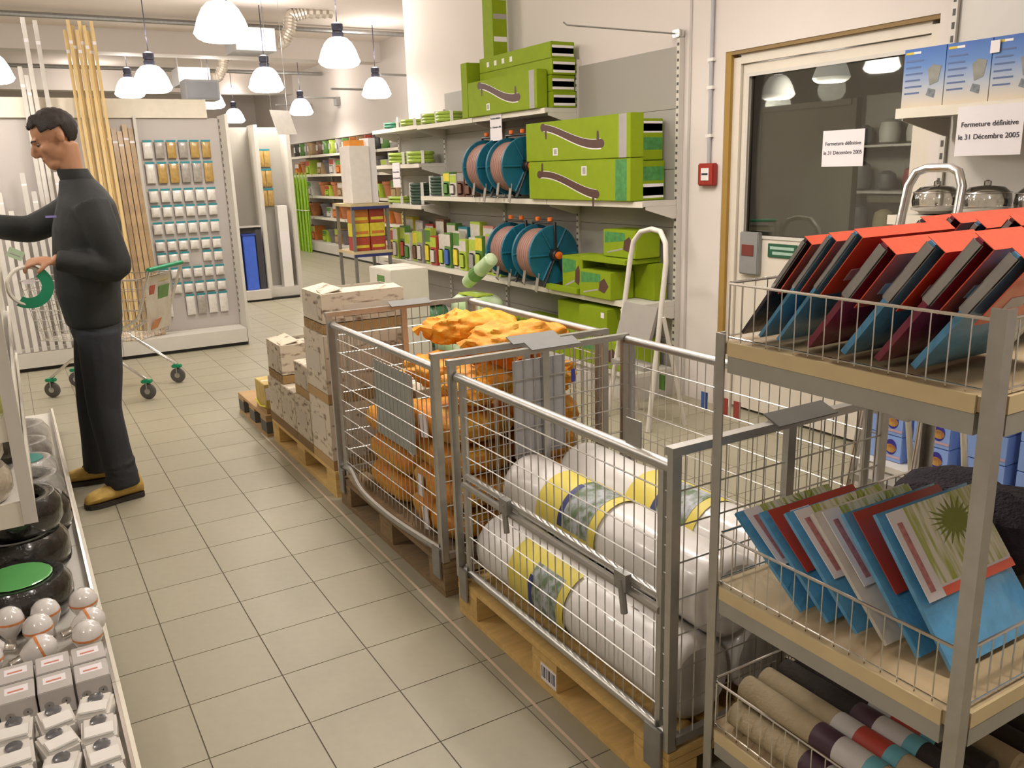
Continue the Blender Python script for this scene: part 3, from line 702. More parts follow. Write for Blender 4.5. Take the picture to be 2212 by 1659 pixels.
for k, (z0, z1) in enumerate(((0.0, 0.44), (0.442, 0.86))):
    o = thing('white_carton', ['lower white carton under the printed one behind the log boxes', 'upper white carton with green print behind the log boxes'][k], 'carton', (2.55, 2.62, z0 + E0), 0, 'white cartons')
    MB().box(-0.17, -0.24, 0, 0.17, 0.24, z1 - z0 - E0).build('carton', WC, o, local=True, bevel=0.006)
    MB().box(-0.172, -0.1, 0.30, -0.17, 0.06, 0.36).build('logo_print', pm('leaf'), o, local=True)
    MB().box(-0.172, -0.14, 0.12, -0.17, 0.12, 0.125).box(-0.172, -0.14, 0.16, -0.17, 0.08, 0.165).box(-0.172, -0.14, 0.20, -0.17, 0.12, 0.205).build('text_print', GREYB, o, local=True)
    MB().box(-0.171, -0.012, z1 - z0 - 0.001, 0.171, 0.012, z1 - z0).build('tape', LIP, o, local=True)
# ------------------------------------------------------------------ pallets
def pallet(name, label, x0, y0, L, W, m, along='y', group='pallets along the aisle', grey=None):
    """L along y (boards), W along x"""
    p = thing(name, label, 'pallet', (x0 + W / 2, y0 + L / 2, 0), 0, group)
    X = [x0 + 0.0, x0 + W / 2 - 0.072, x0 + W - 0.145]
    for i, xx in enumerate((x0, x0 + 0.165, x0 + W / 2 - 0.065, x0 + W - 0.295, x0 + W - 0.145)):
        wd = 0.145 if i in (0, 2, 4) else 0.10
        MB().box(xx, y0, 0.122, xx + wd - 0.002, y0 + L, 0.144).build('deck_board', m, p, bevel=0.002)
    for yy in (y0, y0 + L / 2 - 0.072, y0 + L - 0.145):
        MB().box(x0, yy, 0.1, x0 + W, yy + 0.145, 0.1215).build('stringer', m, p)
        for xx in X:
            MB().box(xx + (0.02 if xx == X[1] else 0), yy, 0.022, xx + 0.1 + (0.045 if xx == X[1] else 0), yy + 0.145, 0.0995).build('block', grey or m, p, bevel=0.002)
    for xx in X:
        MB().box(xx, y0, 0.0, xx + 0.1, y0 + L, 0.0215).build('bottom_board', m, p)
    return p
P1 = pallet('wooden_pallet', 'yellow wooden pallet under the cage of white rolls', 1.0, -2.65, 1.2, 0.8, WOOD)
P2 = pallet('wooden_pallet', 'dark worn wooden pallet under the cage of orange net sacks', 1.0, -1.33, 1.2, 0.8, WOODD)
P3 = pallet('wooden_pallet', 'yellow wooden pallet under the birch log cartons', 1.0, -0.06, 1.2, 0.8, WOOD)
P4 = pallet('wooden_pallet', 'small pallet with dark grey blocks furthest along the aisle', 0.98, 1.22, 0.75, 0.6, CARD, grey=mat('grey_block', (0.10, 0.10, 0.09), 0.7))
l = MB().box(0.9988, -2.12, 0.03, 0.9998, -2.03, 0.09).build('barcode_label', PAPER, P1)
mb = MB()
for k in range(9): mb.box(0.9982, -2.112 + 0.009 * k, 0.042, 0.9988, -2.112 + 0.009 * k + (0.003 if k % 3 else 0.006), 0.082)
stuff(mb.build('bar_code', INK, P1))

# ------------------------------------------------------------------ cages standing on the pallets
def wires(axis, a0, a1, fixed, z0, z1, nv, zs, r=0.0022):
    mb = MB()
    def P(a, z, d=0): return (fixed + d, a, z) if axis == 'y' else (a, fixed + d, z)
    for k in range(nv):
        a = a0 + (a1 - a0) * (k + 0.5) / nv
        mb.tube([P(a, z0), P(a, z1)], r, 4)
    for z in zs: mb.tube([P(a0, z, -0.003), P(a1, z, -0.003)], r * 1.15, 4)
    return mb
def cage(label, y0, y1, bent=False, dx=0.0, nv=27):
    c = thing('pallet_cage', label, 'cage', (1.4, (y0 + y1) / 2, 0.146), 0, 'wire cages on pallets')
    zb, zf, zs = 0.162, 0.925, 0.965
    xf, xb = 1.022, 1.785
    ya, yb = y0 + 0.018, y1 - 0.018
    T = 0.0165
    # front
    for yy in (ya + 0.035, yb - 0.035):
        MB().bar((xf, yy, zb), (xf, yy, zf), 0.0135, 8).build('front_post', STEEL, c, smooth=True)
    MB().bar((xf, ya, zf), (xf, yb, zf), T, 10).build('front_top_tube', STEEL, c, smooth=True)
    if not bent:
        MB().bar((xf, ya, zb + 0.018), (xf, yb, zb + 0.018), 0.015, 10).build('front_bottom_tube', STEEL, c, smooth=True)
        MB().bar((xf, ya + 0.03, 0.565), (xf, yb - 0.03, 0.565), 0.0125, 8).build('middle_tube', STEEL, c, smooth=True)
        MB().bar((xf - 0.008, ya + 0.03, 0.532), (xf - 0.008, yb - 0.03, 0.532), 0.0125, 8).build('middle_tube', STEEL, c, smooth=True)
        for yy in (ya + 0.17, yb - 0.35):
            MB().bar((xf - 0.026, yy, 0.565), (xf - 0.026, yy - 0.015, 0.47), 0.010, 8).cbox((xf - 0.02, yy, 0.56), (0.02, 0.05, 0.05)).build('latch', STEELD, c)
        zl = [0.25, 0.33, 0.41, 0.485, 0.64, 0.715, 0.79, 0.86]
    else:
        pts = []
        for k in range(25):
            t = k / 24
            pts.append((xf - 0.04 * math.sin(t * PI), yb + (ya - yb) * t, zb + 0.018 + 0.045 * math.exp(-((t - 0.12) / 0.10) ** 2) - 0.004 * math.sin(t * PI) * (t > 0.2)))
        MB().tube(pts, 0.015, 8).build('bent_bottom_tube', STEEL, c, smooth=True)
        zl = [0.24, 0.32, 0.40, 0.48, 0.56, 0.64, 0.72, 0.80, 0.865]
    stuff(wires('y', ya, yb, xf, zb + 0.018, zf, nv, zl).build('front_wire_mesh', STEEL, c))
    # sides and back
    for yy, nm in ((y1 - 0.0, 'far'), (y0 + 0.0, 'near')):
        for xx in (xf - 0.012, (xf + xb) / 2, xb):
            MB().box(xx - 0.014, yy - 0.010, zb - 0.012, xx + 0.014, yy + 0.010, zs).build('side_post', STEEL, c)
        MB().box(xf - 0.03, yy - 0.014, zs, xb + 0.014, yy + 0.014, zs + 0.022).build('side_top_rail', STEEL, c)
        MB().box(xf, yy - 0.010, zb, xb, yy + 0.010, zb + 0.024).build('side_bottom_rail', STEEL, c)
        stuff(wires('x', xf, xb, yy, zb, zs, 17, [0.28, 0.38, 0.48, 0.58, 0.68, 0.78, 0.87]).build('side_wire_mesh', STEEL, c))
        MB().box(1.33, yy - 0.03, zs + 0.022, 1.55, yy + 0.03, zs + 0.026, Matrix.Translation((0, yy, zs + 0.024)) @ Matrix.Rotation(0.35, 4, 'X') @ Matrix.Translation((0, -yy, -zs - 0.020))).build('sign_holder', mat('holder_grey', (0.20, 0.20, 0.19), 0.6), c)
    for yy in (ya + 0.03, yb - 0.03):
        MB().bar((xb, yy, zb), (xb, yy, zs), 0.013, 8).build('back_post', STEEL, c, smooth=True)
    MB().bar((xb, ya, zs), (xb, yb, zs), T, 10).build('back_top_tube', STEEL, c, smooth=True)
    MB().bar((xb, ya, zb + 0.018), (xb, yb, zb + 0.018), 0.014, 8).build('back_bottom_tube', STEEL, c, smooth=True)
    stuff(wires('y', ya, yb, xb, zb, zs, nv, [0.28, 0.38, 0.48, 0.58, 0.68, 0.78, 0.87]).build('back_wire_mesh', STEEL, c))
    for yy in (ya, yb):
        sg = 1 if yy == ya else -1
        MB().box(0.988, yy - 0.006, 0.075, 0.996, yy + sg * 0.06, 0.20).build('corner_plate', STEELD, c)
    return c
C1 = cage('wire cage holding white fleece rolls on the yellow pallet', -2.64, -1.46)
C2 = cage('wire cage with bent bottom tube full of orange net sacks', -1.325, -0.135, bent=True)
MB().box(1.02, -2.50, 0.935, 1.024, -2.44, 1.01).build('number_plate', STEEL, C1)
pl = MB().box(1.27, -1.450, 0.56, 1.50, -1.443, 0.94).build('grey_board', mat('grey_board', (0.40, 0.40, 0.41), 0.6), C1)
MB().box(1.52, -1.4705, 0.83, 1.535, -1.4665, 0.88).build('blue_tag', mat('tag_blue', (0.03, 0.05, 0.35), 0.5), C1)
MB().box(1.09, -0.62, 0.60, 1.26, -0.55, 0.605)
MB().box(1.038, -1.02, 0.50, 1.042, -0.62, 0.84).build('notice_board', mat('board_grey_green', (0.36, 0.38, 0.35), 0.6), C2)
for k, (yy, zz, c_) in enumerate(((-1.93, 0.80, 'blue'), (-2.03, 0.80, 'red'), (-2.09, 0.80, 'red'), (-1.7, 0.82, 'leaf'))):
    MB().box(1.788, yy, zz - 0.02, 1.792, yy + 0.03, zz + 0.04).build('coloured_tag', pm(c_), C1)

# white fleece rolls
FLEECE = mat('white_fleece', (0.80, 0.77, 0.74), 0.38, var=0.03, coat=0.35, bump=0.12, bscale=30, stretch=(1, 0.25, 1))
YEL = mat('yellow_label', (0.72, 0.60, 0.10), 0.5, var=0.03)
PHOTO = mat_two('garden_photo', (0.10, 0.16, 0.07), (0.45, 0.47, 0.52), 26, 0.40, 0.62, 0.5)
NAVY = mat('navy_print', (0.03, 0.04, 0.16), 0.5)
r = 0.12
R0 = 0.148 + r + 0.002
rolls = [((1.16, R0), 'white fleece roll at the bottom front of the cage', 0.0), ((1.405, R0), 'white fleece roll at the bottom middle of the cage', 0.1), ((1.65, R0), 'white fleece roll at the bottom back of the cage', 0.0),
         ((1.2825, R0 + 0.209), 'white fleece roll on the top layer nearest the aisle', 0.9), ((1.5275, R0 + 0.209), 'white fleece roll on the top layer at the back', 0.9)]
for k, ((x, z), lab, ang) in enumerate(rolls):
    o = thing('fleece_roll', lab, 'roll', (x, -2.05, z), 0, 'white fleece rolls')
    M = Matrix.Rotation(PI / 2, 4, 'X')
    prof = [(0.01, -0.535), (0.05, -0.54), (0.10, -0.54), (r - 0.004, -0.525), (r, -0.50)] + [(r - 0.003 * ((q * 7) % 3), -0.45 + 0.1 * q) for q in range(10)] + [(r, 0.50), (r - 0.004, 0.525), (0.10, 0.54), (0.05, 0.54), (0.01, 0.535)]
    MB().lathe(prof, 36, M).build('roll', FLEECE, o, local=True, smooth=True)
    def band(a0, a1, ya, yb, rr, m, nm):
        mb = MB(); n = 16; vs = []
        for i in range(n + 1):
            a = a0 + (a1 - a0) * i / n
            vs += [(math.cos(a) * rr, ya, math.sin(a) * rr), (math.cos(a) * rr, yb, math.sin(a) * rr)]
        mb.add(vs, [(2 * i, 2 * i + 1, 2 * i + 3, 2 * i + 2) for i in range(n)]); return mb.build(nm, m, o, local=True, smooth=True)
    a0 = 0.6 if k < 3 else 0.1
    y_ = 0.12 if k != 4 else -0.05
    base = PI - 0.9 if k >= 3 else PI + 0.0
    band(base - 1.3, base + 1.3, -0.17 + y_, 0.17 + y_, r + 0.0015, YEL, 'yellow_label')
    band(base - 0.9, base + 0.9, -0.13 + y_, 0.03 + y_, r + 0.0025, PHOTO, 'label_photo')
    band(base - 0.5, base + 0.9, 0.01 + y_, 0.035 + y_, r + 0.003, NAVY, 'label_stripe')

# orange net sacks of kindling
NET = mat_two('orange_net', (0.66, 0.22, 0.003), (0.62, 0.33, 0.03), 22, 0.40, 0.62, 0.6, bump=0.9, stretch=(1, 0.35, 1.8))
NET2 = mat_two('orange_net_bright', (0.80, 0.28, 0.004), (0.74, 0.40, 0.04), 22, 0.42, 0.62, 0.6, bump=0.9, stretch=(1, 0.35, 1.8))
k = 0
spots = []
lay = 0.138
for li in range(4):
    for xi in range(2):
        for yi in range(2):
            if li == 3 and yi == 1 and xi == 0: continue
            spots.append(((1.235 + 0.335 * xi, -1.03 + 0.50 * yi - 0.02 * (li % 2), 0.146 + lay * (li + 0.5) + 0.004), (0.32, 0.475, 0.128), RND.uniform(-0.03, 0.03), li, xi, yi))
LN = ['bottom', 'second', 'third', 'fourth']
for (p, d, rz, li, xi, yi) in spots:
    lab = 'orange net sack of kindling, %s layer, %s, %s side' % (LN[li], ['aisle side', 'wall side'][xi], ['near', 'far'][yi])
    o = thing('net_sack', lab, 'sack', p, rz, 'orange net sacks in the cage')
    pillow(d, k + 3, 16, 0.013, 0.45).build('sack', NET, o, local=True, smooth=True)
    if (k % 2 == 0) and xi == 0:
        MB().box(-d[0] / 2 - 0.012, -0.04 + 0.06 * (k % 3), -0.05, -d[0] / 2 - 0.008, 0.02 + 0.06 * (k % 3), 0.045, Matrix.Rotation(0.2 * (k % 3) - 0.2, 4, 'X')).build('paper_tag', PAPER, o, local=True)
    k += 1
top = [((1.29, -1.12, 0.785), (0.27, 0.30, 0.12), 0.15, 'bright orange net sack on top of the heap, near aisle corner'), ((1.62, -1.12, 0.785), (0.24, 0.30, 0.12), -0.1, 'bright orange net sack on top of the heap, near wall corner'),
       ((1.30, -0.74, 0.775), (0.26, 0.32, 0.12), 0.1, 'bright orange net sack on top of the heap, middle aisle side'), ((1.62, -0.70, 0.785), (0.24, 0.32, 0.12), -0.1, 'bright orange net sack on top of the heap, middle wall side'),
       ((1.50, -1.08, 0.945), (0.44, 0.30, 0.14), 0.15, 'bright orange net sack crowning the heap, near'), ((1.49, -0.70, 0.94), (0.42, 0.30, 0.14), -0.1, 'bright orange net sack crowning the heap, far')]
for (p, d, rz, lab) in top:
    o = thing('net_sack', lab, 'sack', p, rz, 'orange net sacks in the cage')
    pillow(tuple(q * 0.95 for q in d), k + 9, 28, 0.036, 0.6).build('sack', NET2, o, local=True, smooth=True)
    MB().tube([(-d[0] / 2 + 0.02, 0, 0), (-d[0] / 2 - 0.03, 0.01, 0.02), (-d[0] / 2 - 0.05, 0.02, 0.0)], 0.018, 7, rr=[0.03, 0.012, 0.025]).build('tied_neck', NET2, o, local=True)
    k += 1

# birch log cartons
BIRCH = mat_two('birch_print', (0.16, 0.10, 0.06), (0.60, 0.52, 0.40), 15, 0.30, 0.46, 0.7, stretch=(1, 1, 2.4))
WICK = mat_two('wicker_print', (0.22, 0.13, 0.05), (0.42, 0.27, 0.11), 70, 0.3, 0.7, 0.8, kind='wave')
def log_carton(x0, y0, z0, x1, y1, z1, label, open_top=False, panel=True, name='log_carton', m=None, strip=0.05):
    o = thing(name, label, 'carton', ((x0 + x1) / 2, (y0 + y1) / 2, z0 + E0), 0, 'birch print log cartons')
    hx, hy, h = (x1 - x0) / 2, (y1 - y0) / 2, z1 - z0 - 2 * E0
    t = 0.006
    mb = MB().box(-hx, -hy, strip, hx, hy, strip + 0.004) if open_top else None
    if open_top:
        for q in ((-hx, -hy, hx, -hy + t), (-hx, hy - t, hx, hy), (-hx, -hy + t, -hx + t, hy - t), (hx - t, -hy + t, hx, hy - t)): mb.box(q[0], q[1], strip, q[2], q[3], h)
        mb.build('carton', m or BIRCH, o, local=True)
        MB().box(-hx + 0.01, -hy, h, hx - 0.01, -hy + 0.10, h + 0.004, Matrix.Translation((0, -hy, h)) @ Matrix.Rotation(0.12, 4, 'X') @ Matrix.Translation((0, hy, -h))).build('flap', m or BIRCH, o, local=True)
        MB().box(-hx, -hy + 0.01, h, -hx + 0.12, hy - 0.01, h + 0.004, Matrix.Translation((-hx, 0, h)) @ Matrix.Rotation(-0.18, 4, 'Y') @ Matrix.Translation((hx, 0, -h))).build('flap', m or BIRCH, o, local=True)
        MB().box(-hx + 0.008, -hy + 0.008, strip + 0.005, hx - 0.008, hy - 0.008, h * 0.6).build('logs', mat('dark_logs', (0.07, 0.045, 0.025), 0.9, var=0.3), o, local=True)
    else:
        MB().box(-hx, -hy, strip, hx, hy, h).build('carton', m or BIRCH, o, local=True, bevel=0.003)
        MB().box(-hx + 0.01, -0.012, h, hx - 0.01, 0.012, h + 0.001).build('tape', LIP, o, local=True)
    MB().box(-hx - 0.001, -hy - 0.001, 0, hx + 0.001, hy + 0.001, strip).build('wicker_strip', WICK, o, local=True)
    if panel:
        MB().box(-hx * 0.5, -hy - 0.0016, h * 0.42, hx * 0.75, -hy - 0.0004, h * 0.72).build('blank_panel', mat('carton_panel', (0.56, 0.49, 0.40), 0.7), o, local=True)
        MB().box(-hx - 0.0016, -hy * 0.5, h * 0.42, -hx - 0.0004, hy * 0.75, h * 0.72).build('blank_panel', mat('carton_panel', (0.56, 0.49, 0.40), 0.7), o, local=True)
    return o
zt = 0.146
log_carton(1.0, -0.05, zt, 1.46, 0.28, 0.50, 'birch print carton at the bottom of the tall stack')
log_carton(1.0, -0.05, 0.50, 1.46, 0.28, 0.86, 'birch print carton in the middle of the tall stack')
log_carton(1.01, -0.04, 0.86, 1.45, 0.28, 1.06, 'open birch print tray topping the tall stack', True)
log_carton(1.48, -0.05, zt, 1.79, 0.28, 0.50, 'birch print carton hidden at the wall side of the tall stack')
for k in range(3):
    log_carton(1.0, 0.295 + 0.287 * k, zt, 1.42, 0.575 + 0.287 * k, 0.43, 'low birch print carton, %s behind the tall stack' % ORD[k])
log_carton(1.01, 0.82, 0.43, 1.36, 1.13, 0.66, 'open birch print tray on the low cartons', True)
log_carton(1.02, 0.30, 0.43, 1.40, 0.60, 0.62, 'closed birch print carton on the low cartons beside the tall stack')
o = log_carton(1.0, 1.25, zt, 1.3, 1.5, 0.34, 'small yellowish carton with bright yellow strap on the far pallet', False, False, 'strapped_carton', mat('yellowish_carton', (0.52, 0.38, 0.12), 0.7, var=0.2), 0.03)
MB().tube([(-0.155, -0.126, 0.05), (-0.16, 0.0, 0.03), (-0.155, 0.126, 0.05)], 0.006, 6).build('yellow_strap', mat('strap_yellow', (0.75, 0.72, 0.05), 0.4), o, local=True)
MB().box(-0.148, -0.128, 0.09, -0.04, -0.1265, 0.17).build('white_label', PAPER, o, local=True)

# ------------------------------------------------------------------ display rack at the right
TANW = mat('rack_board', (0.50, 0.38, 0.22), 0.6, var=0.08, stretch=(6, 1, 6), scale=6)
TANE = mat('rack_board_edge', (0.62, 0.50, 0.28), 0.55, var=0.06)
k = thing('display_rack', 'three tier metal rack with wooden shelves and wire rims at the right', 'rack', (1.45, -3.045, 0))
X0, X1, YF, YN = 1.05, 1.85, -2.735, -3.355
def angle_post(x, y, sx, sy, z1, nm):
    MB().box(min(x, x + sx * 0.027), min(y, y + sy * 0.004), 0, max(x, x + sx * 0.027), max(y, y + sy * 0.004), z1).box(min(x, x + sx * 0.004), min(y + sy * 0.004, y + sy * 0.027), 0, max(x, x + sx * 0.004), max(y + sy * 0.004, y + sy * 0.027), z1).build(nm, STEEL, k)
angle_post(X0 - 0.006, YF + 0.006, 1, -1, 1.27, 'post'); angle_post(X0 - 0.006, YN - 0.006, 1, 1, 1.40, 'post')
angle_post(X1 + 0.006, YF + 0.006, -1, -1, 1.27, 'post'); angle_post(X1 + 0.006, YN - 0.006, -1, 1, 1.40, 'post')
for z in (0.27, 0.66, 1.25):
    MB().box(X0 + 0.001, YN + 0.001, z - 0.025, X1 - 0.001, YF - 0.001, z).build('shelf_board', TANW, k)
    MB().box(X0 - 0.006, YN + 0.03, z - 0.027, X0 - 0.0005, YF - 0.03, z + 0.004).build('shelf_edge', TANE, k)
    MB().box(X0 + 0.03, YN - 0.005, z - 0.027, X1 - 0.03, YN + 0.0005, z + 0.004).build('shelf_edge', TANE, k)
    for a in ((X0 - 0.004, YN + 0.03, X0 + 0.016, YF - 0.03), (X1 - 0.016, YN + 0.03, X1 + 0.004, YF - 0.03), (X0 + 0.03, YN - 0.004, X1 - 0.03, YN + 0.016), (X0 + 0.03, YF - 0.016, X1 - 0.03, YF + 0.004)):
        MB().box(a[0], a[1], z - 0.065, a[2], a[3], z - 0.028).build('beam', mat('beam_grey', (0.40, 0.39, 0.34), 0.5, 0.4), k)
    h = 0.13
    wz = z + h
    mb = MB()
    for (xa, ya_, xb_, yb_) in ((X0 + 0.006, YN + 0.02, X0 + 0.006, YF - 0.02), (X1 - 0.006, YN + 0.02, X1 - 0.006, YF - 0.02), (X0 + 0.02, YF - 0.008, X1 - 0.02, YF - 0.008), (X0 + 0.02, YN + 0.008, X1 - 0.02, YN + 0.008)):
        n = 16 if xa == xb_ else 20
        for i in range(n + 1):
            t = i / n; q = (xa + (xb_ - xa) * t, ya_ + (yb_ - ya_) * t)
            mb.tube([(q[0], q[1], z + 0.004), (q[0], q[1], wz)], 0.0016, 4)
        mb.tube([(xa, ya_, z + 0.012), (xb_, yb_, z + 0.012)], 0.0022, 5)
        MB().bar((xa, ya_, wz), (xb_, yb_, wz), 0.0034, 6).build('rim_wire', CHROME, k, smooth=True)
    stuff(mb.build('rim_mesh', CHROME, k))
# packed bath mats on the top shelf: leaning towards the camera side
SKY = mat('pack_sky_blue', (0.09, 0.33, 0.58), 0.3, var=0.15, scale=30, coat=0.9, bump=0.5, bscale=28)
WINE = mat('pack_wine', (0.22, 0.015, 0.05), 0.3, var=0.15, scale=30, coat=0.9, bump=0.5, bscale=28)
COAL = mat('pack_charcoal', (0.035, 0.03, 0.045), 0.3, var=0.15, scale=30, coat=0.9, bump=0.5, bscale=28)
REDC = mat('pack_red_card', (0.78, 0.09, 0.03), 0.35, var=0.06, coat=0.8, bump=0.25, bscale=20)
FILM = mat('grey_film', (0.34, 0.33, 0.31), 0.25, var=0.1, coat=0.9, bump=0.4, bscale=30)
def soft_slab(w, t, h, seed, m, nm, parent, bulge=0.5, z0=0.0):
    """rounded, slightly crumpled slab: w along x, t along y, h along z"""
    nx, nz = 7, 7; vs = []; fs = []
    for side in (-1, 1):
        for i in range(nx + 1):
            for j in range(nz + 1):
                u, v = i / nx * 2 - 1, j / nz * 2 - 1
                b = (1 - u ** 4) * (1 - v ** 4)
                p = Vector((u * w / 2, 0, z0 + (v + 1) / 2 * h))
                q = noise.noise(Vector((u * 2 + seed, v * 2, side * 3.0 + seed))) * 0.006
                p.y = side * (t / 2 * (0.25 + 0.75 * b) + q * b)
                vs.append(p)
    K = (nx + 1) * (nz + 1)
    for s in (0, 1):
        for i in range(nx):
            for j in range(nz):
                a = s * K + i * (nz + 1) + j
                fs.append((a, a + 1, a + nz + 2, a + nz + 1))
    per = [i * (nz + 1) for i in range(nx + 1)] + [nx * (nz + 1) + j for j in range(1, nz + 1)] + [i * (nz + 1) + nz for i in range(nx - 1, -1, -1)] + [j for j in range(nz - 1, 0, -1)]
    for a, b in zip(per, per[1:] + per[:1]): fs.append((a, b, b + K, a + K))
    return MB().add(vs, fs).build(nm, m, parent, local=True, smooth=True)
def mat_pack(loc, lean, w, h, t, body, seed, label, group, kind='red', rz=0.0):
    o = thing('bath_mat_pack', label, 'package', loc, 0, group)
    o.rotation_euler = (lean, 0, rz)
    soft_slab(w, t, h, seed, body, 'textile', o)
    if kind == 'red':
        c = MB()
        c.box(-w * 0.49, -t * 0.5 - 0.0035, h * 0.50, w * 0.49, -t * 0.5 - 0.0015, h * 1.0).box(-w * 0.49, -t * 0.5 - 0.0035, h * 1.0, w * 0.49, t * 0.3, h * 1.004)
        c.build('card_sleeve', REDC, o, local=True)
        mb = MB()
        pts = [(w * 0.18 + 0.028 * math.cos(a), -t * 0.5 - 0.0045, h * 0.78 + 0.03 * math.sin(a)) for a in [0.6 + q * 0.5 for q in range(9)]]
        MB().tube(pts, 0.004, 5).build('white_logo', WHITE, o, local=True)
        MB().box(-w * 0.36, -t * 0.5 - 0.0045, h * 0.62, -w * 0.16, -t * 0.5 - 0.0035, h * 0.72).build('price_label', PAPER, o, local=True)
        MB().box(-w * 0.5 - 0.002, -t * 0.22, h * 0.5, -w * 0.5 + 0.004, t * 0.22, h * 0.99).build('film_edge', FILM, o, local=True, bevel=0.0035)
    else:
        fy = -t * 0.5
        MB().box(-w * 0.47, fy - 0.0035, h * 0.40, w * 0.47, fy - 0.0015, h * 0.98).build('label_card', PAPER if kind == 'green' else mat('pack_red_label', (0.45, 0.05, 0.03), 0.4, coat=0.5), o, local=True)
        if kind == 'green':
            MB().box(-w * 0.30, fy - 0.0045, h * 0.47, w * 0.47, fy - 0.0035, h * 0.98).build('green_print', mat_two('leaf_print', (0.36, 0.42, 0.06), (0.74, 0.72, 0.60), 14, 0.40, 0.60, 0.4, stretch=(6, 1, 0.6), coat=0.5), o, local=True)
            MB().box(-w * 0.30, fy - 0.005, h * 0.40, w * 0.47, fy - 0.0042, h * 0.455).build('red_stripe', REDC, o, local=True)
            MB().add([(w * 0.12 + rr * math.cos(a) * 0.09, fy - 0.0052, h * 0.80 + rr * math.sin(a) * 0.055) for a, rr in [(q * PI / 22, (0.8 + 0.2 * ((q * 7) % 5) / 4) if q % 2 else 0.42) for q in range(44)]], [tuple(range(44))]).build('leaf_picture', mat('leaf_tuft', (0.20, 0.24, 0.03), 0.5), o, local=True)
            MB().box(-w * 0.42, fy - 0.0045, h * 0.45, -w * 0.37, fy - 0.0035, h * 0.9).build('red_lettering', mat('fine_red', (0.5, 0.2, 0.2), 0.5, var=0.4, scale=90), o, local=True)
        else:
            pts = [(w * 0.1 + 0.03 * math.cos(a), fy - 0.0045, h * 0.78 + 0.03 * math.sin(a)) for a in [0.8 + q * 0.5 for q in range(8)]]
            MB().tube(pts, 0.004, 5).build('white_logo', WHITE, o, local=True)
            MB().box(-w * 0.28, fy - 0.0045, h * 0.78, -w * 0.08, fy - 0.0035, h * 0.92).build('price_label', PAPER, o, local=True)
    return o
g = 'bath mat packs on the top tier'
bodies = [COAL, SKY, SKY, WINE, SKY, WINE, SKY]
names = ['charcoal', 'first sky blue', 'second sky blue', 'first wine red', 'third sky blue', 'second wine red', 'last sky blue']
PY = [-2.772, -2.822, -2.872, -2.95, -3.035, -3.11, -3.185]; PL = [37, 37, 37, 37, 37, 37, 37]
for i in range(7):
    mat_pack((1.225, PY[i], 1.2535 + 0.018), math.radians(PL[i]), 0.29, 0.265 + 0.012 * (i % 3), 0.028 if i < 3 else 0.05, bodies[i], i * 1.7, '%s bath mat pack with red sleeve in the front top row' % names[i], g)
for i in range(6):
    mat_pack((1.60, -2.78 - 0.062 * i, 1.2535 + 0.022), math.radians(36), 0.34, 0.28 + 0.01 * (i % 2), 0.036, [COAL, WINE, SKY, COAL, WINE, SKY][i], i * 2.3 + 9, 'bath mat pack with red sleeve, %s in the back top row' % ORD[i], g)
g = 'bath mat packs on the middle tier'
md = [('green', SKY), ('red', SKY), ('green', SKY), ('green', mat('pack_white', (0.62, 0.58, 0.62), 0.3, var=0.08, coat=0.9, bump=0.5, bscale=28)), ('card', SKY), ('green', SKY)]
labs = ['sky blue pack lying lowest at the left of the middle tier', 'sky blue pack with red card on the middle tier', 'sky blue pack with green card on the middle tier', 'white pack with striped green card on the middle tier', 'sky blue pack with red card and white curl on the middle tier', 'nearest sky blue pack with large leaf card on the middle tier']
for i, (kd, bd) in enumerate(md):
    mat_pack((1.25 + 0.012 * i, -2.962 - 0.062 * i, 0.6635 + 0.012), -math.radians(52 - 3 * i), 0.31, 0.26 + 0.012 * i, 0.034, bd, i * 1.3 + 20, labs[i], g, 'card' if kd == 'red' else kd)
o = thing('shaggy_rug', 'dark violet shaggy rug heaped at the back of the middle tier', 'rug', (1.66, -3.00, 0.772))
pillow((0.28, 0.42, 0.18), 41, 12, 0.03, 0.7).build('rug', mat('shag_dark', (0.025, 0.018, 0.028), 0.9, var=0.4, scale=60, bump=1.0, bscale=120), o, local=True, smooth=True)
mat_pack((1.66, -3.30, 0.6635 + 0.016), -0.1, 0.26, 0.12, 0.03, WINE, 60.0, 'flat wine red pack at the near end of the middle tier', g, 'card')
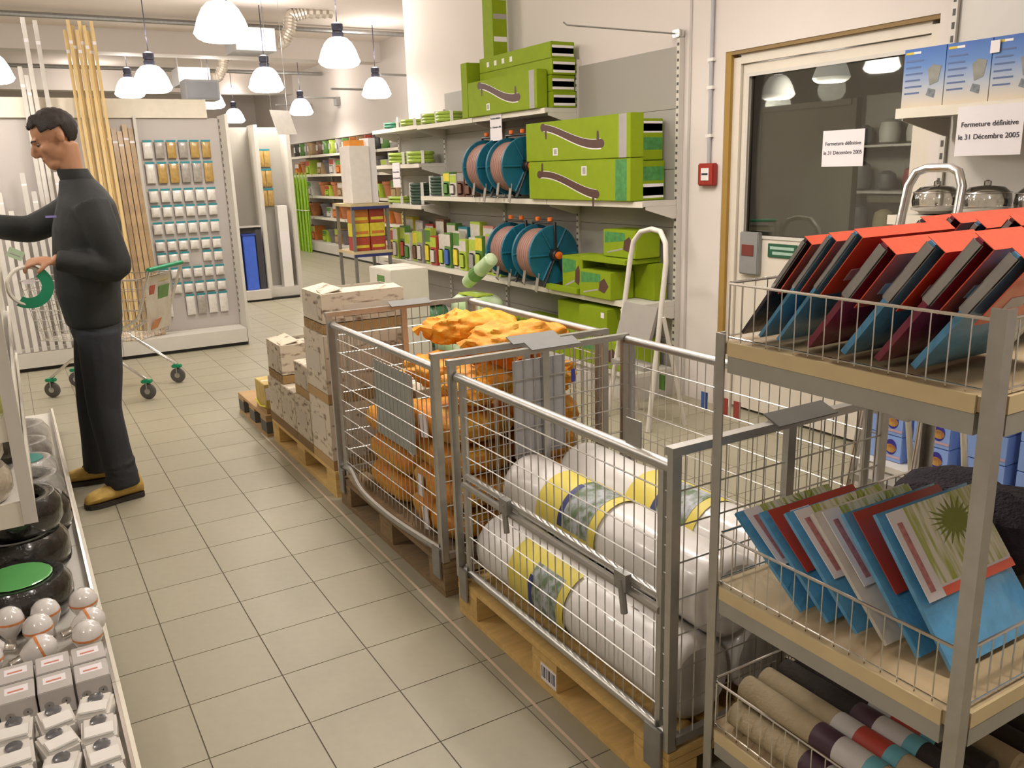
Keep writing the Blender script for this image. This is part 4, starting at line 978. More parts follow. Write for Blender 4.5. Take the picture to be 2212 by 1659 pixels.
# rolled mats on the bottom tier
BEI = mat('mat_beige', (0.42, 0.34, 0.21), 0.85, var=0.08, bump=0.3, bscale=120)
DRK = mat('mat_black', (0.03, 0.022, 0.018), 0.85, var=0.1, bump=0.3, bscale=120)
RL = []
for q, cn in enumerate(('beige', 'beige', 'black', 'beige', 'black', 'black', 'beige', 'black', 'beige', 'black')):
    RL.append((1.105 + 0.067 * q, 0, BEI if cn == 'beige' else DRK, cn))
for q, cn in enumerate(('beige', 'beige', 'black', 'black', 'beige', 'black', 'black')):
    RL.append((1.1385 + 0.067 * q, 1, BEI if cn == 'beige' else DRK, cn))
rr_ = 0.032
for i, (x, ly, m, cn) in enumerate(RL):
    nb = sum(1 for q in RL[:i + 1] if q[1] == ly and q[3] == cn)
    o = thing('rolled_mat', '%s rolled mat, %s of its colour from the aisle, %s layer of the bottom tier' % (cn, ORD[nb - 1], ['lower', 'upper'][ly]), 'mat', (x, -3.045, 0.2735 + rr_ + 0.0012 + ly * 0.0592), 0, 'rolled mats on the bottom tier')
    M = Matrix.Rotation(PI / 2, 4, 'X')
    s_ = 0.02 * ((i * 5) % 3)
    MB().lathe([(0.012, -0.27), (rr_ * 0.6, -0.272), (rr_, -0.268), (rr_, 0.268 - s_), (rr_ * 0.6, 0.272 - s_), (0.012, 0.265 - s_)], 20, M).build('roll', m, o, local=True, smooth=True)
    for (a, b, c_, nm) in ((-0.12, -0.085, 'teal_band', 'teal'), (-0.085, -0.01, 'photo', 'red' if i % 2 else 'white'), (-0.01, 0.05, 'label', 'white' if i % 2 else 'dark')):
        mm = {'teal': mat('band_teal', (0.12, 0.36, 0.42), 0.5), 'red': mat('band_red', (0.42, 0.05, 0.03), 0.5), 'white': mat('band_white', (0.58, 0.55, 0.52), 0.5), 'dark': mat('band_plum', (0.07, 0.03, 0.05), 0.5)}[nm]
        MB().lathe([(rr_ + 0.001, -b), (rr_ + 0.0016, -b + 0.002), (rr_ + 0.0016, -a - 0.002), (rr_ + 0.001, -a)], 20, M, cap=False).build(c_ if nm != 'teal' else 'teal_band', mm, o, local=True, smooth=True)
# ------------------------------------------------------------------ wall shelving right of the door
SXF = 3.35
for bi, (y1, y0) in enumerate(((-1.45, -2.45), (-2.46, -3.46))):
    b = thing('shelving_unit', ['grey shelving with blue posters right of the door', 'grey shelving furthest right behind the rack'][bi], 'shelving', (3.55, (y0 + y1) / 2, 0))
    MB().box(3.765, y0 + 0.002, 0.1, 3.785, y1 - 0.032, 2.55).build('back_panel', SHELFM, b)
    MB().box(3.745, y1 - 0.03, 0, 3.79, y1, 2.6).build('upright', SHELFM, b)
    mb = MB(); zq = 0.3
    while zq < 2.55: mb.box(3.7435, y1 - 0.022, zq, 3.7455, y1 - 0.008, zq + 0.03); zq += 0.06
    stuff(mb.build('slot_row', mat('slot_dark', (0.10, 0.095, 0.085), 0.7), b))
    for z, xf in ((1.85, SXF), (1.37, SXF), (0.9, SXF + 0.1)):
        sh = MB().box(xf + 0.002, y0 + 0.004, z - 0.03, 3.743, y1 - 0.034, z).build('shelf', SHELFM, b)
        MB().box(xf - 0.008, y0 + 0.003, z - 0.042, xf + 0.002, y1 - 0.033, z + 0.002).build('price_rail', LIP, sh)
        M = Matrix.Translation((3.743, y1 - 0.045, z - 0.031))
        MB().prism([(0, 0), (-0.36, 0), (-0.36, -0.02), (-0.03, -0.09), (0, -0.09)], 0.006, M).build('bracket', SHELFD, b)
    MB().box(3.30, y0 + 0.004, 0.0, 3.743, y1 - 0.004, 0.13).build('plinth', SHELFD, b)
    MB().box(3.28, y0 + 0.003, 0.13, 3.743, y1 - 0.003, 0.16).build('base_deck', SHELFM, b)
# blue poster boxes
def poster_mat():
    m = bpy.data.materials.new('poster_gradient'); m.use_nodes = True
    nt = m.node_tree; N = nt.nodes; L = nt.links; b = N['Principled BSDF']; b.inputs['Roughness'].default_value = 0.4
    tc = N.new('ShaderNodeTexCoord'); sp = N.new('ShaderNodeSeparateXYZ'); L.new(tc.outputs['Object'], sp.inputs[0])
    mr = N.new('ShaderNodeMapRange'); mr.inputs['From Max'].default_value = 0.26; L.new(sp.outputs['Z'], mr.inputs['Value'])
    cr = N.new('ShaderNodeValToRGB'); L.new(mr.outputs['Result'], cr.inputs['Fac'])
    e = cr.color_ramp.elements
    e[0].position = 0.0; e[0].color = (0.62, 0.52, 0.38, 1); e[1].position = 1.0; e[1].color = (0.03, 0.12, 0.42, 1)
    q = e.new(0.35); q.color = (0.40, 0.44, 0.50, 1); q = e.new(0.7); q.color = (0.10, 0.22, 0.50, 1)
    L.new(cr.outputs['Color'], b.inputs['Base Color']); return m
PM = poster_mat()
for i in range(5):
    yc = -1.555 - 0.208 * i
    o = thing('blue_display_box', 'blue to cream printed display box, %s from the door on the upper shelf' % ORD[i], 'box', (3.47, yc, 1.85 + E0), 0, 'blue display boxes')
    MB().box(-0.05, -0.102, 0, 0.05, 0.102, 0.262).build('carton', PM, o, local=True)
    fx = -0.051
    MB().add([(fx, -0.035, 0.095), (fx, -0.075, 0.11), (fx, -0.085, 0.175), (fx, -0.045, 0.185), (fx, -0.02, 0.165)], [(0, 1, 2, 3, 4)]).build('device_picture', mat('device_grey', (0.22, 0.22, 0.19), 0.5, var=0.3), o, local=True)
    MB().add([(fx, -0.02, 0.055), (fx, -0.06, 0.04), (fx, -0.065, 0.075), (fx, -0.03, 0.085)], [(0, 1, 2, 3)]).build('device_inset', mat('inset_dark', (0.16, 0.18, 0.20), 0.5, var=0.4, scale=60), o, local=True)
    MB().box(fx, 0.055, 0.238, fx + 0.0006, 0.095, 0.248).build('yellow_logo', mat('logo_yellow', (0.6, 0.45, 0.02), 0.5), o, local=True)
    MB().box(fx, 0.02, 0.238, fx + 0.0006, 0.055, 0.248).build('white_logo', WHITE, o, local=True)
    mb = MB()
    for q in range(6): mb.box(fx, 0.005 + 0.01 * (q % 2), 0.205 - 0.028 * q, fx + 0.0005, 0.09, 0.212 - 0.028 * q)
    stuff(mb.build('printed_lines', mat('print_navy', (0.08, 0.13, 0.28), 0.5), o, local=True))
o = tag(MB().box(3.413, -1.90, 2.05, 3.416, -1.86, 2.10).build('price_card', PAPER), 'small white price card stuck on the blue boxes', 'card')
notice((3.337, -1.935, 1.735), 0.285, 0.205, 'large white closing notice hanging on the right shelf edge', 'x')
# glass dishes
DISH = mat('dish_glass', (0.55, 0.52, 0.45), 0.12, var=0.05, coat=0.6)
for i in range(4):
    y = -1.62 - 0.24 * i
    o = thing('covered_dish', 'clear covered cake dish, %s from the door on the shelf below' % ORD[i], 'dish', (3.50, y, 1.37 + E0), 0, 'covered dishes')
    MB().lathe([(0.03, 0), (0.07, 0.004), (0.075, 0.012), (0.105, 0.02), (0.108, 0.032), (0.10, 0.034), (0.02, 0.030)], 24).build('plate', mat('dish_plate', (0.45, 0.42, 0.36), 0.3), o, local=True, smooth=True)
    MB().lathe([(0.10, 0.036), (0.104, 0.06), (0.098, 0.10), (0.07, 0.125), (0.015, 0.132), (0.015, 0.15), (0.005, 0.155)], 24, cap=False).build('cover', mat_glass('dish_cover', (0.85, 0.83, 0.78), 0.18, 0.08), o, local=True, smooth=True)
    MB().lathe([(0.101, 0.098), (0.103, 0.100), (0.101, 0.103)], 24, cap=False).build('rim', CHROME, o, local=True, smooth=True)
# pale blue boxes on the base deck
PBL = mat('pale_blue_carton', (0.22, 0.34, 0.66), 0.5, var=0.05, rnd=0.05)
VIO = mat('violet_disc', (0.03, 0.02, 0.25), 0.5); PIE = mat_two('pie_print', (0.28, 0.12, 0.03), (0.50, 0.28, 0.07), 30, 0.4, 0.6, 0.5)
n = 0
for ci, (yc, hgt) in enumerate(((-1.56, 2), (-1.80, 2), (-2.06, 3), (-2.30, 3))):
    for q in range(hgt):
        op = (ci == 1 and q == 1)
        o = thing('pale_blue_box', 'pale blue kitchenware box, column %s from the door, %s up%s' % (['one', 'two', 'three', 'four'][ci], ORD[q], ' with open lid' if op else ''), 'box', (3.46, yc, 0.16 + E0 + 0.135 * q), 0.02 * (ci - 1), 'pale blue boxes')
        if ci > 1: o['label'] = 'pale blue kitchenware box, column %s from the door, %s up' % (['one', 'two', 'three', 'four'][ci], ORD[q])
        MB().box(-0.10, -0.095, 0, 0.10, 0.095, 0.132).build('carton', PBL, o, local=True, bevel=0.003)
        fx = -0.1012
        MB().add([(fx, -0.035 + 0.032 * math.cos(a), 0.075 + 0.04 * math.sin(a)) for a in [t * PI / 8 for t in range(16)]], [tuple(range(16))]).build('violet_disc', VIO, o, local=True)
        MB().add([(fx - 0.0006, -0.035 + 0.03 * math.cos(a), 0.068 + 0.022 * math.sin(a)) for a in [t * PI / 8 for t in range(16)]], [tuple(range(16))]).build('food_picture', PIE, o, local=True)
        MB().add([(fx, 0.03 + 0.013 * math.cos(a), 0.05 + 0.013 * math.sin(a)) for a in [t * PI / 6 for t in range(12)]], [tuple(range(12))]).build('violet_dot', VIO, o, local=True)
        MB().box(fx - 0.0004, -0.09, 0.02, fx + 0.0003, -0.01, 0.032).build('pink_print', mat('pink_print', (0.5, 0.33, 0.36), 0.5), o, local=True)
        if op: MB().box(-0.1, -0.095, 0, -0.02, 0.095, 0.002, Matrix.Translation((0, 0, 0.134)) @ Matrix.Translation((-0.1, 0, 0)) @ Matrix.Rotation(-0.7, 4, 'Y') @ Matrix.Translation((0.1, 0, 0))).build('lid_flap', PBL, o, local=True)
# aluminium step ladder in front of the right shelving
l = thing('aluminium_ladder', 'shiny aluminium ladder hoop before the shelf of dishes', 'ladder', (2.95, -1.95, 0))
yA, yB = -1.86, -2.10
MB().tube([(2.70, yA + 0.03, 0.0), (2.90, yA, 1.35), (2.93, yA - 0.005, 1.52), (2.94, yA - 0.03, 1.575), (2.95, yA - 0.07, 1.59), (2.95, yB + 0.07, 1.59), (2.94, yB + 0.03, 1.575), (2.93, yB + 0.005, 1.52), (2.90, yB, 1.35), (2.70, yB - 0.03, 0.0)], 0.018, 10).build('hoop', CHROME, l, smooth=True)
for yy in (yA + 0.01, yB - 0.01): MB().bar((2.92, yy, 1.3), (3.2, yy, 0.0), 0.014, 8).build('rear_leg', CHROME, l, smooth=True)
for z in (0.3, 0.6, 0.9, 1.2):
    MB().box(2.64 + 0.148 * z, yB + 0.01, z, 2.74 + 0.148 * z, yA - 0.01, z + 0.03).build('step', STEEL, l)

# ------------------------------------------------------------------ end display with hanging packets
GY = 4.75
PEGL = mat_two('perforated_panel_pale', (0.22, 0.20, 0.18), (0.47, 0.43, 0.40), 42, 0.12, 0.22, 0.5, kind='dots')
b = thing('peg_display', 'grey perforated display wall with rows of packets behind the man', 'shelving', (0.5, 4.65, 0))
for (xa, xb_) in ((-0.62, 0.14), (0.143, 0.90), (0.903, 1.655)):
    MB().box(xa, GY, 0.17, xb_, GY + 0.02, 2.2).build('back_panel', PEGL, b)
for (xa, xb_) in ((-0.62, 0.54), (0.545, 1.56)):
    MB().box(xa, GY - 0.02, 2.2, xb_, GY + 0.04, 2.37).build('header_board', mat('header_cream', (0.72, 0.66, 0.55), 0.6), b)
for xx in (-0.65, 0.128, 0.888, 1.66):
    MB().box(xx, GY - 0.03 if xx < 1.6 else 4.46, 0.0, xx + 0.028, GY + 0.03, 2.22).build('upright', SHELFM, b)
    mb = MB(); zq = 0.3
    if xx > 1.6:
        while zq < 2.2: mb.box(xx - 0.0015, GY - 0.05, zq, xx, GY - 0.02, zq + 0.03); zq += 0.06
        stuff(mb.build('slot_row', mat('slot_dark', (0.10, 0.095, 0.085), 0.7), b))
for (xa, xb_) in ((-0.62, 0.5), (0.503, 1.655)):
    MB().box(xa, 4.46, 0.035, xb_, GY - 0.032, 0.17).build('base_unit', SHELFM, b)
    MB().box(xa, 4.50, 0.0, xb_, GY - 0.04, 0.034).build('kick_plate', BLACK, b)
TEAL = mat('card_teal', (0.02, 0.22, 0.26), 0.5)
PKW = mat('packet_white', (0.66, 0.62, 0.57), 0.35, var=0.1, scale=30, coat=0.4)
PKB = mat('packet_brass', (0.42, 0.27, 0.08), 0.35, var=0.2, scale=30, coat=0.4)
PKG = mat('packet_grey', (0.34, 0.31, 0.27), 0.35, var=0.2, scale=30, coat=0.4)
rows = [(2.00, 0.17), (1.81, 0.20), (1.57, 0.13), (1.40, 0.115), (1.25, 0.12), (1.09, 0.11), (0.95, 0.11), (0.81, 0.11), (0.67, 0.11), (0.53, 0.21)]
def packet(h, m):
    o = thing('hanging_packet', 'x', 'packet')
    MB().box(-0.043, -0.008, -0.018, 0.043, -0.004, 0.0).build('teal_card', TEAL, o, local=True)
    soft_slab(0.080, 0.03, h - 0.02, h * 10, m, 'bag', o, z0=-h)
    MB().bar((0, -0.004, -0.006), (0, 0.022, -0.004), 0.002, 5).build('peg', STEELD, o, local=True)
    return o
protos = {}
for ri, (z, h) in enumerate(rows):
    for ci in range(6):
        if ri == 6 and ci == 3: continue
        if ri == 9 and ci == 1: continue
        m = PKW
        if ri == 0: m = [PKW, PKG, PKB, PKG, PKB, PKB][ci]
        if ri == 1: m = [PKW, PKB, PKB, PKG, PKG, PKB][ci]
        if ri == 9 and ci == 3: m = PKG
        p = (0.985 + 0.106 * ci, GY - 0.026, z - 0.008 * ((ci * 3 + ri) % 3))
        lab = 'small packet, %s from the left in the %s row of the peg display' % (ORD[ci], ORD[ri])
        key = (h, m.name)
        if key not in protos:
            protos[key] = packet(h - 0.004, m); protos[key].location = p; protos[key]['label'] = lab; protos[key]['group'] = 'packets on the peg display'
        else: dup(protos[key], p, None, lab, 'packets on the peg display')
# mouldings leaning on the display
PINE = mat('pine_moulding', (0.62, 0.45, 0.20), 0.6, var=0.12, scale=8, stretch=(8, 8, 0.6), rnd=0.12)
WRAP = mat('wrapped_moulding', (0.44, 0.30, 0.16), 0.35, var=0.25, scale=10, coat=0.5, rnd=0.15)
WPR = mat('white_profile', (0.60, 0.57, 0.52), 0.4, var=0.04, rnd=0.08)
def stick(x0, x1, top, wd, m, label, cat, name, group, y0=4.50, y1=4.70, z0=0.172):
    a, b_ = Vector((x0, y0, z0)), Vector((x1, y1, top))
    o = thing(name, label, cat, a, 0, group)
    d = b_ - a
    up = d.normalized(); ax = Vector((1, 0, 0)); ay = up.cross(ax).normalized(); ax = ay.cross(up)
    M = Matrix((ax, ay, up)).transposed().to_4x4()
    prof = [(-wd / 2, -0.008), (wd / 2, -0.008), (wd / 2, 0.003), (wd * 0.2, 0.009), (-wd / 2, 0.009)]
    vs = []
    for z in (0.004, d.length):
        for (px_, py_) in prof: vs.append(M @ Vector((px_, py_, z)))
    n = len(prof)
    MB().add(vs, [tuple(range(n)), tuple(range(n, 2 * n))] + [(q, (q + 1) % n, (q + 1) % n + n, q + n) for q in range(n)]).build('strip', m, o, local=True)
    k_ = d.length
    MB().add([M @ Vector((px_ * 1.02, py_ * 1.02 , z)) for z in (k_ * 0.93, k_ * 0.94) for (px_, py_) in prof], [(q, (q + 1) % n, (q + 1) % n + n, q + n) for q in range(n)]).build('price_sticker', PAPER, o, local=True)
    return o
for i in range(8):
    stick(0.45 + 0.032 * i, 0.43 + 0.031 * i, 2.93 + 0.04 * ((i * 5) % 3), 0.026, PINE, 'tall bare pine moulding, %s from the left of its bundle' % ORD[i], 'moulding', 'pine_lath', 'tall pine mouldings', 4.50 - 0.026 * (i % 2), 4.68 - 0.026 * (i % 2))
for i in range(6):
    stick(0.645 + 0.050 * i, 0.615 + 0.048 * i, 2.08 + 0.03 * ((i * 5) % 3), 0.042, WRAP, 'film wrapped wooden moulding, %s from the left of its bundle' % ORD[i], 'moulding', 'wrapped_lath', 'wrapped mouldings', 4.62, 4.725)
for i, (xa, xb_, zt_) in enumerate(((0.14, 0.12, 3.02), (0.23, 0.21, 3.00), (0.05, 0.04, 2.62), (0.095, 0.08, 2.55))):
    stick(xa, xb_, zt_, 0.034, WPR, 'tall white plastic profile, %s of the long ones' % ORD[i], 'profile', 'white_profile', 'white plastic profiles', 4.60, 4.715)
for i in range(13):
    stick(-0.40 + 0.066 * i, -0.41 + 0.066 * i, 1.25 + 0.16 * ((i * 7) % 4), 0.04, WPR, 'short white plastic profile, %s from the left behind the man' % ORD[i], 'profile', 'short_white_profile', 'short white profiles', 4.47, 4.60)

# ------------------------------------------------------------------ second display further back
b = thing('far_peg_display', 'grey end display with a blue bin behind the packet wall', 'shelving', (2.75, 7.7, 0))
MB().box(2.38, 7.80, 0.15, 2.70, 7.82, 2.28).build('back_panel', PEG, b)
MB().box(2.76, 7.80, 0.15, 3.12, 7.82, 2.28).build('back_panel', PEG, b)
for xx in (2.33, 2.70, 3.12): MB().box(xx, 7.50, 0.0, xx + 0.05, 7.84, 2.30).build('upright', SHELFM, b)
MB().box(2.38, 7.42, 0.03, 2.70, 7.80, 0.15).build('base_unit', SHELFM, b); MB().box(2.75, 7.52, 0.03, 3.12, 7.80, 0.15).build('base_unit', SHELFM, b)
MB().box(2.38, 7.46, 0.0, 3.1, 7.8, 0.029).build('kick_plate', BLACK, b)
MB().box(2.382, 7.60, 0.98, 2.698, 7.79, 1.0).build('shelf', SHELFM, b)
o = thing('blue_bin', 'bright blue open bin standing in the far display', 'bin', (2.50, 7.62, 0.152))
MB().box(2.42, 7.52, 0.152, 2.58, 7.70, 0.88).build('body', mat('bin_blue', (0.05, 0.13, 0.62), 0.5, var=0.1), o, bevel=0.006)
MB().box(2.41, 7.51, 0.88, 2.59, 7.71, 0.90).build('rim', mat('bin_blue_dark', (0.02, 0.05, 0.28), 0.5), o)
o = thing('dark_board', 'dark grey board beside the blue bin', 'board', (2.64, 7.6, 0.152))
MB().box(2.60, 7.55, 0.152, 2.68, 7.57, 0.95).build('sheet', mat('dark_board', (0.05, 0.05, 0.06), 0.6), o)
MB().box(2.60, 7.57, 0.152, 2.62, 7.7, 0.9).build('strut', SHELFD, o)
o = thing('white_column_box', 'tall narrow white carton standing in the far display', 'carton', (3.02, 7.62, 0.152))
MB().box(2.93, 7.545, 0.152, 3.06, 7.70, 1.25).build('carton', WHITE, o, bevel=0.004); MB().box(2.94, 7.5435, 0.5, 3.05, 7.5445, 0.9).build('print', PAPER, o)
for i in range(6):
    p = (2.83 + 0.085 * (i % 2), 7.775, 2.0 - 0.26 * (i // 2))
    dup(protos[(rows[1][1], PKB.name)], p, None, 'brownish packet, %s on the far display' % ORD[i], 'packets on the far display', (1, 1, 1.2))
o = thing('hanging_board', 'bright white tilted sign board hanging before the far wall', 'sign', (3.0, 7.3, 2.2))
M = Matrix.Translation((3.02, 7.2, 2.30)) @ Matrix.Rotation(0.5, 4, 'Z') @ Matrix.Rotation(-0.35, 4, 'X')
MB().box(-0.17, -0.005, -0.15, 0.17, 0.005, 0.17, M).build('board', mat('sign_white', (0.85, 0.83, 0.78), 0.5), o)
for q in (-0.14, 0.14):
    a = M @ Vector((q, 0, 0.165)); MB().bar(a, (a.x, a.y, ZC), 0.003, 5).build('wire', STEELD, o)
o = thing('monitor_box', 'grey monitor shaped box on top of the packet display', 'box', (1.56, 4.92, 2.375))
MB().box(1.40, 4.80, 2.375, 1.72, 5.05, 2.56).build('case', mat('box_grey', (0.36, 0.36, 0.38), 0.5), o, bevel=0.006)
MB().box(1.42, 4.795, 2.39, 1.70, 4.80, 2.54).build('screen', mat('screen_grey', (0.26, 0.27, 0.30), 0.3), o)
MB().box(1.53, 4.74, 2.371, 1.59, 5.0, 2.375).build('foot', STEELD, o)
# ------------------------------------------------------------------ small rack with white box and red yellow cartons
k2 = thing('small_rack', 'small metal rack carrying the tall white box near the far shelves', 'rack', (3.1, 4.8, 0))
xa, xb_, ya_, yb_ = 2.88, 3.30, 4.55, 5.05
for (x, y) in ((xa, ya_), (xb_ - 0.03, ya_), (xa, yb_ - 0.03), (xb_ - 0.03, yb_ - 0.03)): MB().box(x, y, 0, x + 0.03, y + 0.03, 1.30).build('post', STEELD, k2)
for z in (0.80, 1.30):
    MB().box(xa - 0.01, ya_ - 0.01, z + 0.001, xb_ + 0.01, yb_ + 0.01, z + 0.03).build('shelf_board', TANE, k2)
    MB().box(xa, ya_ - 0.012, z - 0.03, xb_, ya_ - 0.001, z).build('rail', NAVY, k2)
o = thing('tall_white_box', 'tall plain white box standing on the small rack', 'box', (3.04, 4.75, 1.3315))
MB().box(2.92, 4.60, 1.3315, 3.14, 4.90, 1.92).build('carton', mat('box_white', (0.80, 0.75, 0.70), 0.6), o, bevel=0.004)
MB().box(3.145, 4.62, 1.3315, 3.22, 4.88, 2.0).build('side_sheet', PAPER, o)
MB().box(2.95, 4.66, 1.921, 3.11, 4.86, 1.98).build('orange_top', mat('carton_orange', (0.72, 0.28, 0.04), 0.6), o)
for i in range(6):
    zz = 0.8315 + 0.0 + 0.147 * (i // 2)
    o = thing('seed_carton', '%s carton on the small rack, %s column' % (['lower red', 'lower red', 'middle yellow', 'middle yellow', 'upper red', 'upper red'][i], ['left', 'right'][i % 2]), 'carton', (3.00 + 0.18 * (i % 2), 4.705, zz), 0, 'red and yellow cartons')
    MB().box(-0.085, -0.1, 0, 0.085, 0.1, 0.144).build('carton', pm(['red', 'red', 'yellow', 'yellow', 'orange', 'red'][i]), o, local=True, bevel=0.004)
    MB().box(-0.07, -0.1015, 0.03, 0.07, -0.1005, 0.06).build('print', pm('yellow' if i not in (2, 3) else 'orange'), o, local=True)

# ------------------------------------------------------------------ far shelves along the recessed wall
FX = 5.62
for bi in range(4):
    y0 = 8.6 + 1.9 * bi
    b = thing('far_shelving', 'far wall shelving of pots and garden goods, %s bay from the near end' % ORD[bi], 'shelving', (5.9, y0 + 0.93, 0), 0, 'far shelving bays')
    MB().box(6.10, y0 + 0.05, 0.1, 6.13, y0 + 1.9, 2.3).build('back_panel', SHELFD, b)
    MB().box(6.05, y0, 0, 6.15, y0 + 0.05, 2.34).build('upright', SHELFM, b)
    for z in (0.75, 1.2, 1.65, 2.05):
        MB().box(FX, y0 + 0.052, z - 0.04, 6.098, y0 + 1.89, z).build('shelf', SHELFM, b)
        MB().box(FX - 0.012, y0 + 0.052, z - 0.045, FX - 0.001, y0 + 1.89, z + 0.005).build('price_rail', LIP, b)
    MB().box(5.5, y0 + 0.01, 0.04, 6.098, y0 + 1.89, 0.22).build('base_deck', SHELFM, b)
    MB().box(5.52, y0 + 0.01, 0.0, 6.09, y0 + 1.89, 0.039).build('kick_plate', BLACK, b)
pot_prof = [(0.10, 0.0), (0.145, 0.20), (0.158, 0.205), (0.16, 0.25), (0.145, 0.25), (0.135, 0.21), (0.09, 0.02)]
TER = mat('terracotta', (0.40, 0.15, 0.06), 0.8, var=0.1, rnd=0.2)
GRP = mat('grey_pot', (0.13, 0.12, 0.12), 0.6, rnd=0.2)
OLV = mat('olive_pot', (0.28, 0.22, 0.08), 0.7, rnd=0.2)
pots = {}
cnt = 0
for li, z in enumerate((0.22, 0.75, 1.2, 1.65)):
    for i in range(18):
        y = 8.85 + 0.40 * i
        if abs((y - 8.6) % 1.9) < 0.22: continue
        if y > 15.9: continue
        kind = (li * 5 + i * 3) % 7
        lab = '%s on the far shelves, level %s, place %s from the near end'
        lv = ['one', 'two', 'three', 'four'][li]
        if kind < 3:
            m = [TER, TER, GRP][kind] if li else [OLV, GRP, GRP][kind]
            key = m.name
            if key not in pots:
                o = thing('flower_pot', 'x', 'pot'); pots[key] = o
                MB().lathe(pot_prof, 18, cap=False).build('pot', m, o, local=True, smooth=True)
                MB().lathe([(0.02, 0.005), (0.12, 0.004), (0.125, 0.0)], 18).build('saucer', m, o, local=True, smooth=True)
            o = dup(pots[key], (5.82, y, z + 0.002), None, lab % ({'terracotta': 'terracotta pot', 'grey_pot': 'dark grey pot', 'olive_pot': 'olive pot'}[key], lv, ORD[min(i, 19)]), 'flower pots on the far shelves', (1, 1, 1.15))
        else:
            cc = ['orange', 'lime', 'tan', 'white'][kind - 3]
            package((5.82, y, z + E0), (0.24, 0.28, 0.22 + 0.03 * (i % 4)), cc, ['white', 'leaf', 'red', 'lime'][(i + li) % 4], lab % ({'orange': 'orange', 'lime': 'lime', 'tan': 'tan', 'white': 'white'}[cc] + ' garden carton', lv, ORD[min(i, 19)]), 'cartons on the far shelves', 'garden_carton', 'carton', c3=cc)
for key in list(pots):
    for ch in list(pots[key].children): bpy.data.objects.remove(ch)
    bpy.data.objects.remove(pots[key])
SEED = ['leaf', 'brown', 'tan', 'grey', 'leaf', 'dark', 'red', 'tan', 'orange', 'leaf', 'grey', 'lime']
for i in range(18):
    y = 8.75 + 0.40 * i
    if abs((y - 8.6) % 1.9) < 0.2: y += 0.22
    o = thing('soil_bag', 'bag of bulbs standing on the top far shelf, %s from the near end' % ORD[i], 'bag', (5.80, y, 2.05 + 0.003), 0, 'bags on the top far shelf')
    soft_slab(0.30, 0.16, 0.27, i * 1.1, pm(SEED[i % 12]), 'bag', o)
    MB().box(-0.152, -0.05, 0.09, -0.146, 0.05, 0.2).build('label', pm('white'), o, local=True)
    o.rotation_euler = (0, 0.0, 0)
for i in range(5):
    o = thing('bamboo_bundle', 'bright green bundle standing at the far shelves, %s of five' % ORD[i], 'bundle', (5.40, 14.2 + 0.22 * i, 0.0), 0, 'green bundles')
    stuff_mb = MB()
    for q in range(5): stuff_mb.bar((0.03 * math.cos(q * 1.26), 0.03 * math.sin(q * 1.26), 0.002), (0.05 * math.cos(q * 1.26), 0.05 * math.sin(q * 1.26), 1.5 + 0.05 * q), 0.016, 6)
    stuff(stuff_mb.build('canes', mat('cane_green', (0.28, 0.50, 0.03), 0.5, var=0.15), o, local=True))
    MB().torus((0, 0, 0.9), 0.06, 0.008, None, 14, 5).build('tie', WHITE, o, local=True)
# ------------------------------------------------------------------ shopping trolley behind the man
GRT = mat('trolley_green', (0.0, 0.25, 0.11), 0.4)
RUB = mat('wheel_rubber', (0.09, 0.085, 0.08), 0.6)
t = thing('shopping_trolley', 'wire shopping trolley with green handle behind the man', 'trolley', (0.28, 3.2, 0))
H = Vector((0.625, 2.98, 0)); Nn = Vector((-0.055, 3.44, 0)); u = (Nn - H).normalized(); v = Vector((-u.y, u.x, 0)) * -1
def TP(a, b, z): return H + u * a + v * b + Vector((0, 0, z))       # a along the trolley, b across
for (a, b) in ((0.0, -0.26), (0.0, 0.26), (0.82, -0.17), (0.82, 0.17)):
    wc = TP(a, b, 0.0625)
    ax = v
    M = Matrix.Translation(wc) @ Matrix((u, Vector((0, 0, 1)), v)).transposed().to_4x4()
    wh = MB().lathe([(0.02, -0.014), (0.05, -0.014), (0.06, -0.010), (0.0615, 0), (0.06, 0.010), (0.05, 0.014), (0.02, 0.014)], 20, M).build('wheel', RUB, t, smooth=True)
    MB().lathe([(0.006, -0.017), (0.022, -0.016), (0.022, 0.016), (0.006, 0.017)], 12, M).build('hub', STEEL, wh, smooth=True)
    MB().cbox(wc + Vector((0, 0, 0.078)), (0.075, 0.05, 0.026), Matrix.Rotation(math.atan2(u.y, u.x), 3, 'Z')).build('castor_cap', GRT, t, bevel=0.006)
    for sb in (-0.019, 0.019): MB().bar(wc + v * sb, wc + v * sb + Vector((0, 0, 0.07)), 0.005, 6).build('castor_fork', STEEL, t)
for sb in (-1, 1):
    MB().tube([TP(0.0, 0.26 * sb, 0.155), TP(0.34, 0.245 * sb, 0.40), TP(0.36, 0.24 * sb, 0.44), TP(0.0, 0.265 * sb, 0.62), TP(-0.14, 0.27 * sb, 0.985)], 0.0125, 8).build('frame_tube', CHROME, t, smooth=True)
    MB().tube([TP(0.34, 0.245 * sb, 0.40), TP(0.62, 0.19 * sb, 0.30), TP(0.82, 0.17 * sb, 0.155)], 0.0115, 8).build('frame_tube', CHROME, t, smooth=True)
MB().bar(TP(-0.14, -0.28, 0.99), TP(-0.14, 0.28, 0.99), 0.017, 10).build('handle', GRT, t, smooth=True)
